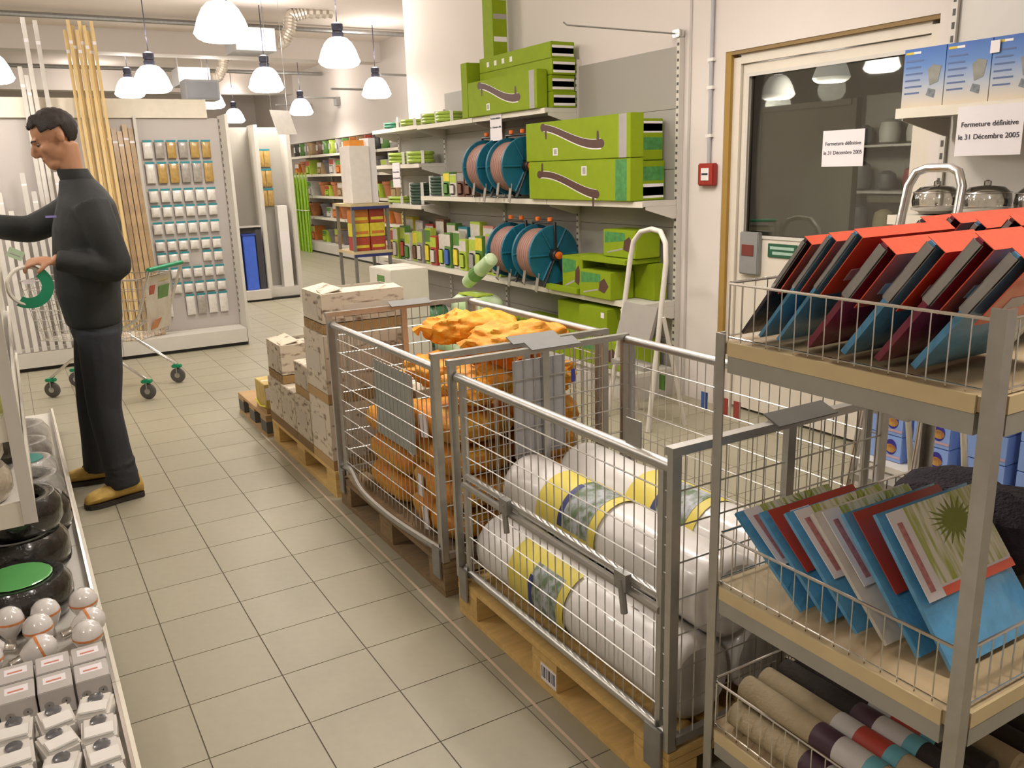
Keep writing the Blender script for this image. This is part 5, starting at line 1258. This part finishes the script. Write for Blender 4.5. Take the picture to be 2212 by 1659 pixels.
# wire basket
mb = MB()
def basket(a, s, z):                                               # corner of the basket wall at height z
    f = (z - 0.45) / 0.47
    a0, a1 = 0.02 - 0.06 * f, 0.86 + 0.06 * f
    return TP(a0 + (a1 - a0) * a, s * ((0.235 + 0.03 * f) * (1 - a) + (0.15 + 0.04 * f) * a), z)
for z in (0.45, 0.53, 0.61, 0.69, 0.77, 0.85, 0.92):
    mb.tube([basket(0, -1, z), basket(1, -1, z), basket(1, 1, z), basket(0, 1, z)], 0.003 if z < 0.9 else 0.006, 5, closed=True)
for s in (-1, 1):
    for q in range(23):
        a = q / 22; mb.tube([basket(a, s, 0.45), basket(a, s, 0.92)], 0.0018, 4)
for q in range(9):
    s = -1 + q / 4
    mb.tube([basket(1, s, 0.45), basket(1, s, 0.92)], 0.0018, 4); mb.tube([basket(0, s, 0.45), basket(1, s, 0.45)], 0.002, 4)
    mb.tube([basket(0, s, 0.45), basket(0, s, 0.92)], 0.0018, 4)
stuff(mb.build('basket_wires', CHROME, t))
POST = mat_two('flyer_print', (0.55, 0.48, 0.40), (0.60, 0.55, 0.46), 14, 0.4, 0.6, 0.4)
def quad(nm, m, b0, b1, z0, z1, off):
    p = [TP(-0.03 - off, b0, z0), TP(-0.03 - off, b1, z0), TP(-0.075 - off, b1, z1), TP(-0.075 - off, b0, z1)]
    q = [x + u * 0.004 for x in p]
    return MB().add(p + q, [(0, 1, 2, 3), (7, 6, 5, 4), (0, 4, 5, 1), (1, 5, 6, 2), (2, 6, 7, 3), (3, 7, 4, 0)]).build(nm, m, t)
quad('flyer_panel', POST, -0.20, 0.20, 0.50, 0.92, 0.0)
quad('flyer_green', pm('leaf'), -0.02, 0.15, 0.66, 0.84, 0.006); quad('flyer_yellow', pm('yellow'), 0.0, 0.15, 0.85, 0.88, 0.006); quad('flyer_orange', pm('orange'), -0.15, -0.04, 0.52, 0.60, 0.006); quad('flyer_red', pm('red'), -0.16, -0.08, 0.70, 0.86, 0.006)
quad('child_seat_flap', mat('flap_grey', (0.5, 0.48, 0.45), 0.5), -0.18, 0.18, 0.925, 0.935, 0.01)

# ------------------------------------------------------------------ the man
CY = 0.70
def ell(mb, c, r, R_=None, n=12):
    vs = []; fs = []; m = n * 2
    for i in range(n + 1):
        ph = -PI / 2 + PI * i / n
        for k in range(m):
            th = 2 * PI * k / m
            p = Vector((math.cos(ph) * math.cos(th) * r[0], math.cos(ph) * math.sin(th) * r[1], math.sin(ph) * r[2]))
            vs.append(Vector(c) + (R_ @ p if R_ is not None else p))
    for i in range(n):
        for k in range(m): fs.append((i * m + k, i * m + (k + 1) % m, (i + 1) * m + (k + 1) % m, (i + 1) * m + k))
    return mb.add(vs, fs)
def loft(mb, secs, n=20):
    """horizontal elliptical sections (cx, cy, z, rx, ry)"""
    vs = []; fs = []
    for (cx, cy, z, rx, ry) in secs:
        for k in range(n):
            a = 2 * PI * k / n; vs.append((cx + rx * math.cos(a), cy + ry * math.sin(a), z))
    for i in range(len(secs) - 1):
        for k in range(n): fs.append((i * n + k, i * n + (k + 1) % n, (i + 1) * n + (k + 1) % n, (i + 1) * n + k))
    fs.append(tuple(reversed(range(n)))); fs.append(tuple((len(secs) - 1) * n + k for k in range(n)))
    return mb.add(vs, fs)
def limb(mb, pts, rr, n=14):
    P = [Vector(p) for p in pts]; path = []; rad = []
    for i in range(len(P) - 1):
        for j in range(6):
            q = j / 6; path.append(P[i].lerp(P[i + 1], q)); rad.append(rr[i] + (rr[i + 1] - rr[i]) * q)
    path.append(P[-1]); rad.append(rr[-1])
    for _ in range(2):
        path = [path[0]] + [(path[i - 1] + path[i] * 2 + path[i + 1]) / 4 for i in range(1, len(path) - 1)] + [path[-1]]
    return mb.tube(path, 0.05, n, rr=rad)
def remesh(ob, voxel, smooth=4, fac=0.5):
    md = ob.modifiers.new('r', 'REMESH'); md.mode = 'VOXEL'; md.voxel_size = voxel; md.use_smooth_shade = True
    ms = ob.modifiers.new('s', 'SMOOTH'); ms.iterations = smooth; ms.factor = fac
    dg = bpy.context.evaluated_depsgraph_get(); dg.update()
    me = bpy.data.meshes.new_from_object(ob.evaluated_get(dg))
    old = ob.data; mm = old.materials[0]
    ob.modifiers.clear(); ob.data = me
    if not me.materials: me.materials.append(mm)
    me.shade_smooth()
    return ob
SKIN = mat('skin', (0.44, 0.22, 0.12), 0.5, var=0.06)
HAIR = mat('dark_hair', (0.022, 0.014, 0.010), 0.6, var=0.2, scale=60, bump=0.6, bscale=150, stretch=(1, 6, 1))
JACK = mat('black_jacket', (0.016, 0.018, 0.018), 0.75, var=0.15, bump=0.25, bscale=25)
JEAN = mat('dark_jeans', (0.022, 0.024, 0.030), 0.8, var=0.15, bump=0.25, bscale=30)
BOOT = mat('tan_boot', (0.55, 0.36, 0.09), 0.65, var=0.15, scale=30, bump=0.15)
SOLE = mat('boot_sole', (0.03, 0.025, 0.02), 0.7)
man = thing('person', 'man in black jacket, dark jeans and tan boots holding a cable coil', 'person', (0.0, 0.72, 0))
mb = MB()
HR = Matrix.Rotation(math.radians(-27), 3, 'Y')                     # head bowed towards -x
hc = Vector((-0.008, 0.70, 1.845))
def hp(x, y, z): return hc + HR @ Vector((x, y, z))
ell(mb, hp(0.018, 0, 0.035), (0.103, 0.076, 0.090), HR); ell(mb, hp(-0.032, 0, -0.028), (0.066, 0.060, 0.088), HR)
ell(mb, hp(-0.062, 0, -0.098), (0.040, 0.040, 0.032), HR); ell(mb, hp(-0.005, 0, -0.072), (0.072, 0.056, 0.048), HR)
ell(mb, hp(-0.084, 0, 0.028), (0.017, 0.046, 0.012), HR)            # brow
limb(mb, [hp(-0.092, 0, 0.018), hp(-0.112, 0, -0.008), hp(-0.124, 0, -0.028)], [0.010, 0.0135, 0.0155], 10); ell(mb, hp(-0.110, 0, -0.036), (0.020, 0.018, 0.010), HR)
ell(mb, hp(-0.094, 0, -0.062), (0.013, 0.025, 0.008), HR); ell(mb, hp(-0.090, 0, -0.076), (0.014, 0.023, 0.009), HR)
for s in (-1, 1):
    ell(mb, hp(0.026, s * 0.078, -0.008), (0.017, 0.008, 0.029), HR @ Matrix.Rotation(0.25, 3, 'Y'), 8); ell(mb, hp(-0.062, s * 0.038, -0.022), (0.028, 0.022, 0.024), HR, 8)
limb(mb, [hp(0.03, 0, -0.04), (0.045, 0.70, 1.68), (0.075, 0.70, 1.56)], [0.058, 0.056, 0.08])
# trunk, arms and legs under the clothes
loft(mb, [(0.05, CY, 0.90, 0.10, 0.15), (0.05, CY, 1.10, 0.105, 0.145), (0.07, CY, 1.35, 0.12, 0.165), (0.08, CY, 1.52, 0.10, 0.18), (0.075, CY, 1.60, 0.07, 0.10)])
WL = Vector((-0.105, 0.475, 1.282))
limb(mb, [(0.09, 0.53, 1.52), (0.165, 0.455, 1.225), WL], [0.055, 0.045, 0.030])
WR = Vector((-0.47, 0.90, 1.47))
limb(mb, [(0.07, 0.87, 1.52), (-0.17, 0.955, 1.405), WR], [0.055, 0.045, 0.030])
for (h_, k_, a_) in (((0.05, 0.615, 0.92), (0.025, 0.60, 0.50), (0.065, 0.575, 0.08)), ((0.05, 0.785, 0.92), (-0.01, 0.85, 0.50), (-0.03, 0.945, 0.08))):
    limb(mb, [h_, k_, a_], [0.08, 0.055, 0.04])
def hand(mb, wst, d, curl, palm_n, spread, r=1.0):
    """palm leaving the wrist along d, fingers bending towards palm_n, thumb on the side"""
    d = d.normalized(); palm_n = (palm_n - d * palm_n.dot(d)).normalized(); side = d.cross(palm_n)
    pc = wst + d * 0.045
    Rm = Matrix((d, side, palm_n)).transposed()
    ell(mb, pc, (0.052, 0.042, 0.016), Rm, 8)
    for i, ln in enumerate((0.070, 0.080, 0.074, 0.058)):
        b0 = wst + d * 0.080 + side * (0.031 - 0.0205 * i)
        c1 = b0 + (d * math.cos(curl * 0.5) + palm_n * math.sin(curl * 0.5)) * ln * 0.48
        c2 = c1 + (d * math.cos(curl * 1.3) + palm_n * math.sin(curl * 1.3)) * ln * 0.32
        c3 = c2 + (d * math.cos(curl * 1.9) + palm_n * math.sin(curl * 1.9)) * ln * 0.24
        limb(mb, [b0, c1, c2, c3], [0.0098, 0.0092, 0.0084, 0.0068], 8)
    t0 = wst + d * 0.030 + side * 0.036
    t1 = t0 + (d * 0.6 + side * 0.55 + palm_n * 0.45).normalized() * 0.036
    t2 = t1 + (d * 0.75 + side * 0.05 + palm_n * 0.65).normalized() * 0.030
    limb(mb, [wst + d * 0.012 + side * 0.018, t0, t1, t2], [0.014, 0.013, 0.0105, 0.008], 8)
hand(mb, WL, Vector((-1, 0.05, 0.02)), 0.85, Vector((0.0, 0.35, -1)), 1)
hand(mb, WR, Vector((-1, -0.1, 0.1)), 0.6, Vector((0.0, 0.6, -0.8)), 1)
body = remesh(mb.build('body', SKIN, man), 0.0075, 3)
# clothes
mb = MB()
loft(mb, [(0.045, CY, 0.925, 0.128, 0.188), (0.045, CY, 0.96, 0.136, 0.196), (0.04, CY, 1.10, 0.150, 0.205), (0.055, CY, 1.25, 0.158, 0.212), (0.078, CY, 1.42, 0.160, 0.222), (0.088, CY, 1.53, 0.135, 0.205), (0.08, CY, 1.60, 0.105, 0.135), (0.062, CY, 1.655, 0.080, 0.086)])
limb(mb, [(0.095, 0.525, 1.53), (0.12, 0.475, 1.42), (0.170, 0.452, 1.215), (0.05, 0.458, 1.245), WL + Vector((0.012, 0, 0))], [0.088, 0.080, 0.072, 0.064, 0.050])
limb(mb, [(0.075, 0.875, 1.53), (-0.02, 0.92, 1.47), (-0.17, 0.955, 1.405), (-0.32, 0.92, 1.435), WR + Vector((0.012, 0, 0))], [0.088, 0.080, 0.070, 0.062, 0.050])
for k in range(5): ell(mb, (0.045 + 0.02 * math.sin(k * 2.1), 0.455, 1.245 + 0.004 * k), (0.05, 0.064, 0.028), Matrix.Rotation(0.4 + k * 0.4, 3, 'Y'), 8)
jk = remesh(mb.build('jacket', JACK, man), 0.012, 5)
mb = MB()
loft(mb, [(0.068, CY, 1.645, 0.078, 0.080), (0.056, CY, 1.675, 0.074, 0.076), (0.050, CY, 1.70, 0.070, 0.073)])
mb.build('collar', JACK, man, smooth=True)
mb = MB()
for z in range(14): pass
MB().box(-0.108, 0.4895, 1.478, -0.062, 0.4925, 1.488).build('chest_logo', mat('logo_lilac', (0.25, 0.22, 0.55), 0.5), man)
mb = MB()
loft(mb, [(0.05, CY, 0.99, 0.125, 0.175), (0.05, CY, 0.92, 0.125, 0.18), (0.05, CY, 0.86, 0.115, 0.172)])
limb(mb, [(0.05, 0.615, 0.90), (0.04, 0.608, 0.70), (0.022, 0.60, 0.50), (0.04, 0.59, 0.28), (0.062, 0.578, 0.075)], [0.105, 0.098, 0.082, 0.078, 0.080])
limb(mb, [(0.05, 0.785, 0.90), (0.02, 0.81, 0.70), (-0.012, 0.85, 0.50), (-0.02, 0.90, 0.28), (-0.030, 0.945, 0.085)], [0.105, 0.098, 0.082, 0.078, 0.078])
for k in range(4): ell(mb, (0.052, 0.58, 0.10 + 0.035 * k), (0.086, 0.083, 0.012), Matrix.Rotation(0.15 * (-1) ** k, 3, 'Y'), 8)
for k in range(3): ell(mb, (0.02, 0.602, 0.46 + 0.05 * k), (0.086, 0.084, 0.014), Matrix.Rotation(0.3 * (-1) ** k, 3, 'Y'), 8)
remesh(mb.build('jeans', JEAN, man), 0.011, 3)
def boot(heel, toe, nm):
    heel = Vector(heel); toe = Vector(toe); d = (toe - heel); L = d.length; d.normalize(); s = Vector((-d.y, d.x, 0))
    mb = MB(); vs = []; fs = []; n = 14
    secs = [(0.0, 0.034, 0.100, 0.02), (0.04, 0.040, 0.145, 0.0), (0.14, 0.043, 0.165, 0.0), (0.28, 0.044, 0.17, 0.0), (0.40, 0.046, 0.145, 0), (0.52, 0.050, 0.115, 0), (0.66, 0.055, 0.094, 0), (0.80, 0.056, 0.086, 0), (0.92, 0.048, 0.074, 0), (0.985, 0.034, 0.056, 0), (1.01, 0.016, 0.040, 0)]
    for (tt, w_, h_, z_) in secs:
        for k in range(n):
            a = 2 * PI * k / n
            zz = 0.022 + (h_ - 0.022) * (0.5 + 0.5 * math.sin(a)); ww = w_ * math.copysign(abs(math.cos(a)) ** 0.7, math.cos(a)) * (1.0 - 0.25 * max(0, math.sin(a)))
            vs.append(heel + d * (tt * L) + s * ww + Vector((0, 0, zz)))
    for i in range(len(secs) - 1):
        for k in range(n): fs.append((i * n + k, i * n + (k + 1) % n, (i + 1) * n + (k + 1) % n, (i + 1) * n + k))
    fs.append(tuple(range(n))); fs.append(tuple((len(secs) - 1) * n + k for k in range(n)))
    b = mb.add(vs, fs).build(nm, BOOT, man, smooth=True)
    out = [(-0.008, 0.022), (0.03, 0.040), (0.15, 0.042), (0.4, 0.042), (0.7, 0.056), (0.85, 0.055), (0.96, 0.043), (1.02, 0.018)]
    ring = [heel + d * (tt * L) + s * w_ for tt, w_ in out] + [heel + d * (tt * L) - s * w_ for tt, w_ in reversed(out)]
    m_ = len(ring)
    MB().add([p + Vector((0, 0, 0.001)) for p in ring] + [p + Vector((0, 0, 0.026)) for p in ring], [tuple(range(m_)), tuple(range(m_, 2 * m_))] + [(k, (k + 1) % m_, (k + 1) % m_ + m_, k + m_) for k in range(m_)]).build('sole', SOLE, b)
    for q in range(4):
        c = heel + d * (L * (0.40 + 0.07 * q)) + Vector((0, 0, 0.150 - 0.015 * q))
        MB().bar(c - s * 0.022, c + s * 0.022, 0.003, 5).build('lace', mat('lace_dark', (0.05, 0.03, 0.015), 0.7), b)
boot((0.145, 0.600, 0), (-0.135, 0.545, 0), 'boot'); boot((0.055, 0.935, 0), (-0.205, 1.00, 0), 'boot')
# hair, eyes, brows
vs = []; fs = []; n = 34; m = 68; keep = {}
for i in range(n + 1):
    ph = -PI / 2 + PI * i / n
    for k in range(m):
        th = 2 * PI * k / m
        p = Vector((math.cos(ph) * math.cos(th), math.cos(ph) * math.sin(th), math.sin(ph)))
        sp = 1.0 + 0.05 * noise.noise(Vector((p.x * 5, p.y * 5, p.z * 5)))
        q = Vector((0.022 + p.x * 0.109 * sp, p.y * 0.082 * sp, 0.038 + p.z * 0.099 * sp))
        if q.z > 0.08 and q.x < -0.02: q += Vector((-0.006, 0, 0.010)) * (0.5 + noise.noise(q * 90))
        vs.append(hp(*q)); keep[len(vs) - 1] = (p, q)
def inhair(i):
    p, q = keep[i]
    if q.z < -0.050 - 0.02 * (q.x > 0.09): return False
    # hairline runs from the forehead down in front of the ear, then behind it to the nape
    if q.x < -0.045: return q.z > 0.088 - 0.35 * (abs(q.y) - 0.03 if abs(q.y) > 0.03 else 0)
    if q.x < -0.005: return q.z > 0.045
    if q.x < 0.012: return q.z > 0.002
    if q.x < 0.045: return q.z > 0.030
    return True
for i in range(n):
    for k in range(m):
        f = (i * m + k, i * m + (k + 1) % m, (i + 1) * m + (k + 1) % m, (i + 1) * m + k)
        if all(inhair(x) for x in f): fs.append(f)
hair = MB().add(vs, fs).build('hair', HAIR, man, smooth=True)
sd = hair.modifiers.new('t', 'SOLIDIFY'); sd.thickness = 0.014; sd.offset = -1
for s in (-1, 1):
    mb = MB(); ell(mb, hp(-0.078, s * 0.032, 0.006), (0.010, 0.011, 0.0065), HR, 8); e = mb.build('eye', mat('eye_shade', (0.20, 0.13, 0.10), 0.3), man, smooth=True)
    mb = MB(); ell(mb, hp(-0.084, s * 0.033, 0.003), (0.005, 0.0060, 0.0050), HR, 8); mb.build('iris', BLACK, e, smooth=True)
    mb = MB(); mb.tube([hp(-0.098, s * 0.014, 0.026), hp(-0.096, s * 0.03, 0.031), hp(-0.080, s * 0.048, 0.024)], 0.0035, 6); mb.build('eyebrow', HAIR, man, smooth=True)
MB().tube([hp(-0.101, -0.018, -0.066), hp(-0.104, 0, -0.066), hp(-0.101, 0.018, -0.066)], 0.0025, 5).build('mouth', mat('lip_line', (0.20, 0.07, 0.05), 0.5), man)
# coil held in the hand
c = thing('cable_coil', 'white cable coil with green label held in the hand of the man', 'coil', (-0.225, 0.485, 1.172))
RX = Matrix.Rotation(PI / 2, 4, 'X') @ Matrix.Rotation(0.25, 4, 'Y')
mb = MB()
for q in range(3): mb.torus((0, 0.012 * (q - 1), 0), 0.088, 0.0085, RX, 36, 7)
stuff(mb.build('windings', mat('cable_white', (0.68, 0.64, 0.56), 0.4), c, local=True, smooth=True))
pts = [(0.105 * math.cos(a), 0.105 * math.sin(a)) for a in [-2.2 + q * 0.16 for q in range(20)]] + [(0.055 * math.cos(a), 0.055 * math.sin(a)) for a in [0.84 - q * 0.3 for q in range(11)]]
MB().prism(pts, 0.002, Matrix.Translation((0, -0.026, 0))).build('green_label', mat('label_green', (0.0, 0.24, 0.11), 0.4, coat=0.4), c, local=True)
MB().box(-0.02, -0.0285, 0.01, 0.03, -0.0265, 0.03).build('label_print', PAPER, c, local=True)
o = thing('paper_ticket', 'small pale green ticket held between the fingers of the man', 'ticket', (-0.245, 0.47, 1.315))
MB().box(-0.045, -0.001, -0.02, 0.02, 0.001, 0.025, Matrix.Rotation(0.5, 4, 'Y')).build('slip', mat('ticket_mint', (0.45, 0.62, 0.42), 0.6), o, local=True)
MB().box(-0.035, -0.0018, -0.005, 0.01, -0.001, 0.0, Matrix.Rotation(0.5, 4, 'Y')).build('print', GREYB, o, local=True)

# ------------------------------------------------------------------ left gondola
LX = -0.185                                                          # front edge of the base deck
b = thing('left_gondola', 'long low metal gondola at the left edge with goods on its deck', 'shelving', (-0.55, -0.5, 0))
for i in range(5):
    y0 = -4.0 + 1.25 * i
    if y0 > 1.5: break
    MB().box(-0.95, y0 + 0.002, 0.10, LX - 0.012, y0 + 1.248, 0.13).build('base_deck', SHELFM, b)
    MB().box(-0.95, y0 + 0.002, 0.0, LX - 0.04, y0 + 1.248, 0.099).build('plinth', SHELFD, b)
    MB().box(LX - 0.012, y0 + 0.001, 0.085, LX, y0 + 1.249, 0.158).build('front_lip', LIP, b)
    MB().box(LX - 0.022, y0 + 0.001, 0.150, LX - 0.0125, y0 + 1.249, 0.158).build('lip_rail', CHROME, b)
SE = -0.88                                                           # end of the upper shelves facing the camera
MB().box(-0.97, SE, 0.13, -0.95, 2.2, 1.75).build('back_panel', PEG, b)
MB().box(-0.375, SE - 0.02, 0.50, -0.332, SE + 0.02, 1.60).build('end_post', SHELFM, b)
for z in (0.545, 0.85, 1.2):
    MB().box(-0.948, SE + 0.022, z - 0.02, -0.346, 2.2, z).build('shelf', SHELFM, b)
    MB().box(-0.948, SE - 0.0, z - 0.055, -0.376, SE + 0.02, z + 0.03).build('end_lip', LIP, b)
    MB().box(-0.345, SE + 0.022, z - 0.04, -0.334, 2.2, z + 0.03).build('front_rail', LIP, b)
g = 'wrapped coils on the left gondola'
BLK = mat('black_wrapped', (0.022, 0.02, 0.018), 0.2, var=0.3, scale=30, coat=0.9, bump=0.6, bscale=40)
GRW = mat('grey_wrapped', (0.30, 0.29, 0.27), 0.25, var=0.2, scale=30, coat=0.9, bump=0.6, bscale=40)
WHW = mat('white_wrapped', (0.58, 0.55, 0.52), 0.25, var=0.15, scale=30, coat=0.9, bump=0.6, bscale=40)
BGW = mat('beige_wrapped', (0.42, 0.36, 0.27), 0.25, var=0.25, scale=30, coat=0.9, bump=0.6, bscale=40)
LBG = mat('label_bright_green', (0.12, 0.42, 0.12), 0.4, coat=0.6)
def wrapped_coil(loc, R, r, m, label, lab_m=None, turns=2):
    o = thing('wrapped_coil', label, 'coil', loc, RND.uniform(0, 1), g)
    mb = MB()
    h = turns * 2 * r
    prof = [(R - r * 1.4, h * 0.5), (R - r * 1.2, h * 0.2), (R - r * 0.4, 0.004), (R + r * 0.4, 0.004), (R + r * 0.95, h * 0.25), (R + r, h * 0.5), (R + r * 0.95, h * 0.78), (R + r * 0.4, h), (R - r * 0.4, h), (R - r * 1.2, h * 0.85), (R - r * 1.4, h * 0.5)]
    MB().lathe(prof, 26, cap=False).build('coil', m, o, local=True, smooth=True)
    if lab_m:
        MB().lathe([(0.004, h + 0.002), (R * 0.82, h + 0.004), (R * 0.85, h + 0.001)], 20).build('round_label', lab_m, o, local=True)
    return o
DZ_ = 0.132
wrapped_coil((-0.42, -0.44, DZ_), 0.135, 0.045, BLK, 'big black wrapped coil under another on the low deck', None)
wrapped_coil((-0.40, -0.44, DZ_ + 0.19), 0.12, 0.035, BLK, 'black wrapped coil lying on the big black one', None)
wrapped_coil((-0.43, -0.82, DZ_), 0.135, 0.038, BLK, 'black wrapped coil with broad green label on the deck nearest the camera', LBG)
wrapped_coil((-0.37, -0.04, DZ_), 0.115, 0.045, BLK, 'black wrapped coil with small green label further along the deck', LBG)
wrapped_coil((-0.37, 0.30, DZ_), 0.11, 0.045, GRW, 'dark silvery wrapped coil on the deck behind the black ones', None)
wrapped_coil((-0.37, 0.62, DZ_), 0.10, 0.042, WHW, 'white wrapped coil with teal label on the deck', mat('label_teal', (0.05, 0.36, 0.32), 0.4))
wrapped_coil((-0.37, 0.93, DZ_), 0.095, 0.045, WHW, 'white wrapped coil further along the deck by the boots', None)
wrapped_coil((-0.38, 1.24, DZ_), 0.10, 0.05, WHW, 'white silvery wrapped coil at the far end of the deck', None)
zz = 0.5465
wrapped_coil((-0.55, -0.68, zz), 0.13, 0.03, BGW, 'beige wrapped coil with teal bits on the lowest upper shelf', mat('label_teal', (0.05, 0.36, 0.32), 0.4))
wrapped_coil((-0.55, -0.68, zz + 0.13), 0.12, 0.028, BGW, 'beige wrapped coil with green label on the shelf pile', LBG)
wrapped_coil((-0.535, -0.30, zz), 0.13, 0.045, BLK, 'black wrapped coil deeper on the lowest upper shelf', None)
zz = 0.8515
wrapped_coil((-0.51, -0.70, zz), 0.12, 0.032, mat('olive_wrapped', (0.36, 0.36, 0.10), 0.25, var=0.2, coat=0.9, bump=0.5, bscale=40), 'olive yellow wrapped coil with mint label on the middle shelf', mat('label_mint', (0.25, 0.6, 0.38), 0.4))
wrapped_coil((-0.51, -0.38, zz), 0.115, 0.04, GRW, 'grey wrapped coil behind the olive one', None)
wrapped_coil((-0.51, -0.38, zz + 0.17), 0.11, 0.025, mat('mint_wrapped', (0.32, 0.62, 0.40), 0.25, var=0.2, coat=0.9, bump=0.5, bscale=40), 'mint green wrapped coil on top of the grey one', None)
wrapped_coil((-0.52, -0.05, zz), 0.11, 0.05, WHW, 'white wrapped coil far back on the middle shelf', mat('label_teal', (0.05, 0.36, 0.32), 0.4))
# white light bulbs in bags
BULB = mat('bulb_white', (0.72, 0.69, 0.66), 0.15, var=0.03, coat=0.8)
bulb_prof = [(0.013, 0.0), (0.016, 0.004), (0.016, 0.03), (0.020, 0.036), (0.034, 0.055), (0.045, 0.082), (0.046, 0.10), (0.038, 0.122), (0.022, 0.136), (0.004, 0.141)]
b0 = thing('light_bulb', 'x', 'bulb')
MB().lathe(bulb_prof[3:], 20).build('globe', BULB, b0, local=True, smooth=True)
MB().lathe([(0.010, -0.002), (0.0165, 0.004), (0.0145, 0.010), (0.0165, 0.016), (0.0145, 0.022), (0.0165, 0.028), (0.016, 0.0355)], 14).build('screw_cap', CHROME, b0, local=True, smooth=True)
MB().lathe([(0.046, 0.088), (0.0464, 0.092), (0.0462, 0.096)], 20, cap=False).build('printed_ring', mat('bulb_print', (0.7, 0.25, 0.08), 0.4), b0, local=True)
BP = [(-0.24, -1.02, 0), (-0.35, -1.045, 0), (-0.47, -1.04, 0), (-0.26, -1.16, 2), (-0.375, -1.148, 0), (-0.50, -1.16, 3), (-0.25, -1.275, 0), (-0.41, -1.265, 2), (-0.53, -1.275, 0)]
for i, (x, y, ly) in enumerate(BP):
    lab = 'white reflector bulb %s on the deck, %s counted away from the black coils' % ('standing' if ly == 0 else 'lying', ORD[i])
    if ly == 0: p, q = (x, y, 0.1345), (0.08 * (-1) ** i, 0, i * 1.1)
    elif ly == 1: p, q = (x, y - 0.02, 0.182), (-PI / 2 + 0.25, 0, 0.2)
    elif ly == 2: p, q = (x - 0.06, y, 0.182), (-PI / 2 + 0.25, 0, -PI / 2 + 0.15)
    else: p, q = (x + 0.05, y, 0.182), (-PI / 2 + 0.25, 0, PI / 2 - 0.1)
    if i == 0: b0.location = p; b0.rotation_euler = q; b0['label'] = lab; b0['group'] = 'white bulbs on the deck'
    else: dup(b0, p, q, lab, 'white bulbs on the deck')
# grey switch boxes in cartons
SWB = mat('switch_carton', (0.50, 0.47, 0.44), 0.5, var=0.06)
i = 0
for r_ in range(2):
    for c_ in range(4):
        x = -0.256 - 0.098 * c_; y = -1.385 - 0.112 * r_ - 0.01 * c_ * 0
        o = thing('switch_carton', 'pale grey switch carton, %s row from the bulbs, %s from the aisle' % (ORD[r_], ORD[c_]), 'carton', (x, y, 0.1325), 0.0, 'switch cartons on the deck')
        hh = 0.085
        MB().box(-0.046, -0.052, 0, 0.046, 0.052, hh).build('carton', SWB, o, local=True, bevel=0.002)
        MB().box(-0.03, -0.01, hh, 0.03, 0.03, hh + 0.0008).build('print_area', PAPER, o, local=True)
        MB().box(-0.022, 0.0, hh + 0.0008, 0.018, 0.008, hh + 0.0014).build('red_print', mat('print_salmon', (0.6, 0.22, 0.14), 0.5), o, local=True)
        for s in (-1, 1):
            MB().lathe([(0.002, 0), (0.012, 0.0006), (0.013, 0)], 14, Matrix.Translation((0.022 * s, -0.052, 0.04)) @ Matrix.Rotation(PI / 2, 4, 'X')).build('round_knockout', mat('knockout', (0.30, 0.28, 0.26), 0.5), o, local=True)
# white junction boxes with dark knobs
JB = mat('junction_white', (0.68, 0.65, 0.60), 0.3, var=0.03)
j0 = thing('junction_box', 'x', 'switch')
MB().box(-0.044, -0.050, 0, 0.044, 0.050, 0.062).build('housing', JB, j0, local=True, bevel=0.007)
MB().box(-0.036, -0.042, 0.0622, 0.036, 0.004, 0.070).build('rocker', WHITE, j0, local=True, bevel=0.002)
MB().lathe([(0.020, 0.062), (0.021, 0.066), (0.014, 0.068), (0.002, 0.0685)], 18, Matrix.Translation((0, 0.026, 0.0))).build('round_knob', mat('knob_grey', (0.10, 0.10, 0.11), 0.15, coat=0.8), j0, local=True, smooth=True)
i = 0
for r_ in range(5):
    for c_ in range(4):
        x = -0.255 - 0.108 * c_ + 0.008 * ((r_ * 3 + c_) % 3 - 1); y = -1.655 - 0.118 * r_
        q = (math.radians([4, 8, 6][(r_ * 2 + c_) % 3]), 0, math.radians([-14, 9, -5, 16, 2][(r_ * 2 + c_) % 5]))
        lab = 'white switch housing, %s row from the cartons, %s from the aisle' % (ORD[r_], ORD[c_])
        if i == 0: j0.location = (x, y, 0.138); j0.rotation_euler = q; j0['label'] = lab; j0['group'] = 'white switches on the deck'
        else: dup(j0, (x, y, 0.138), q, lab, 'white switches on the deck')
        i += 1
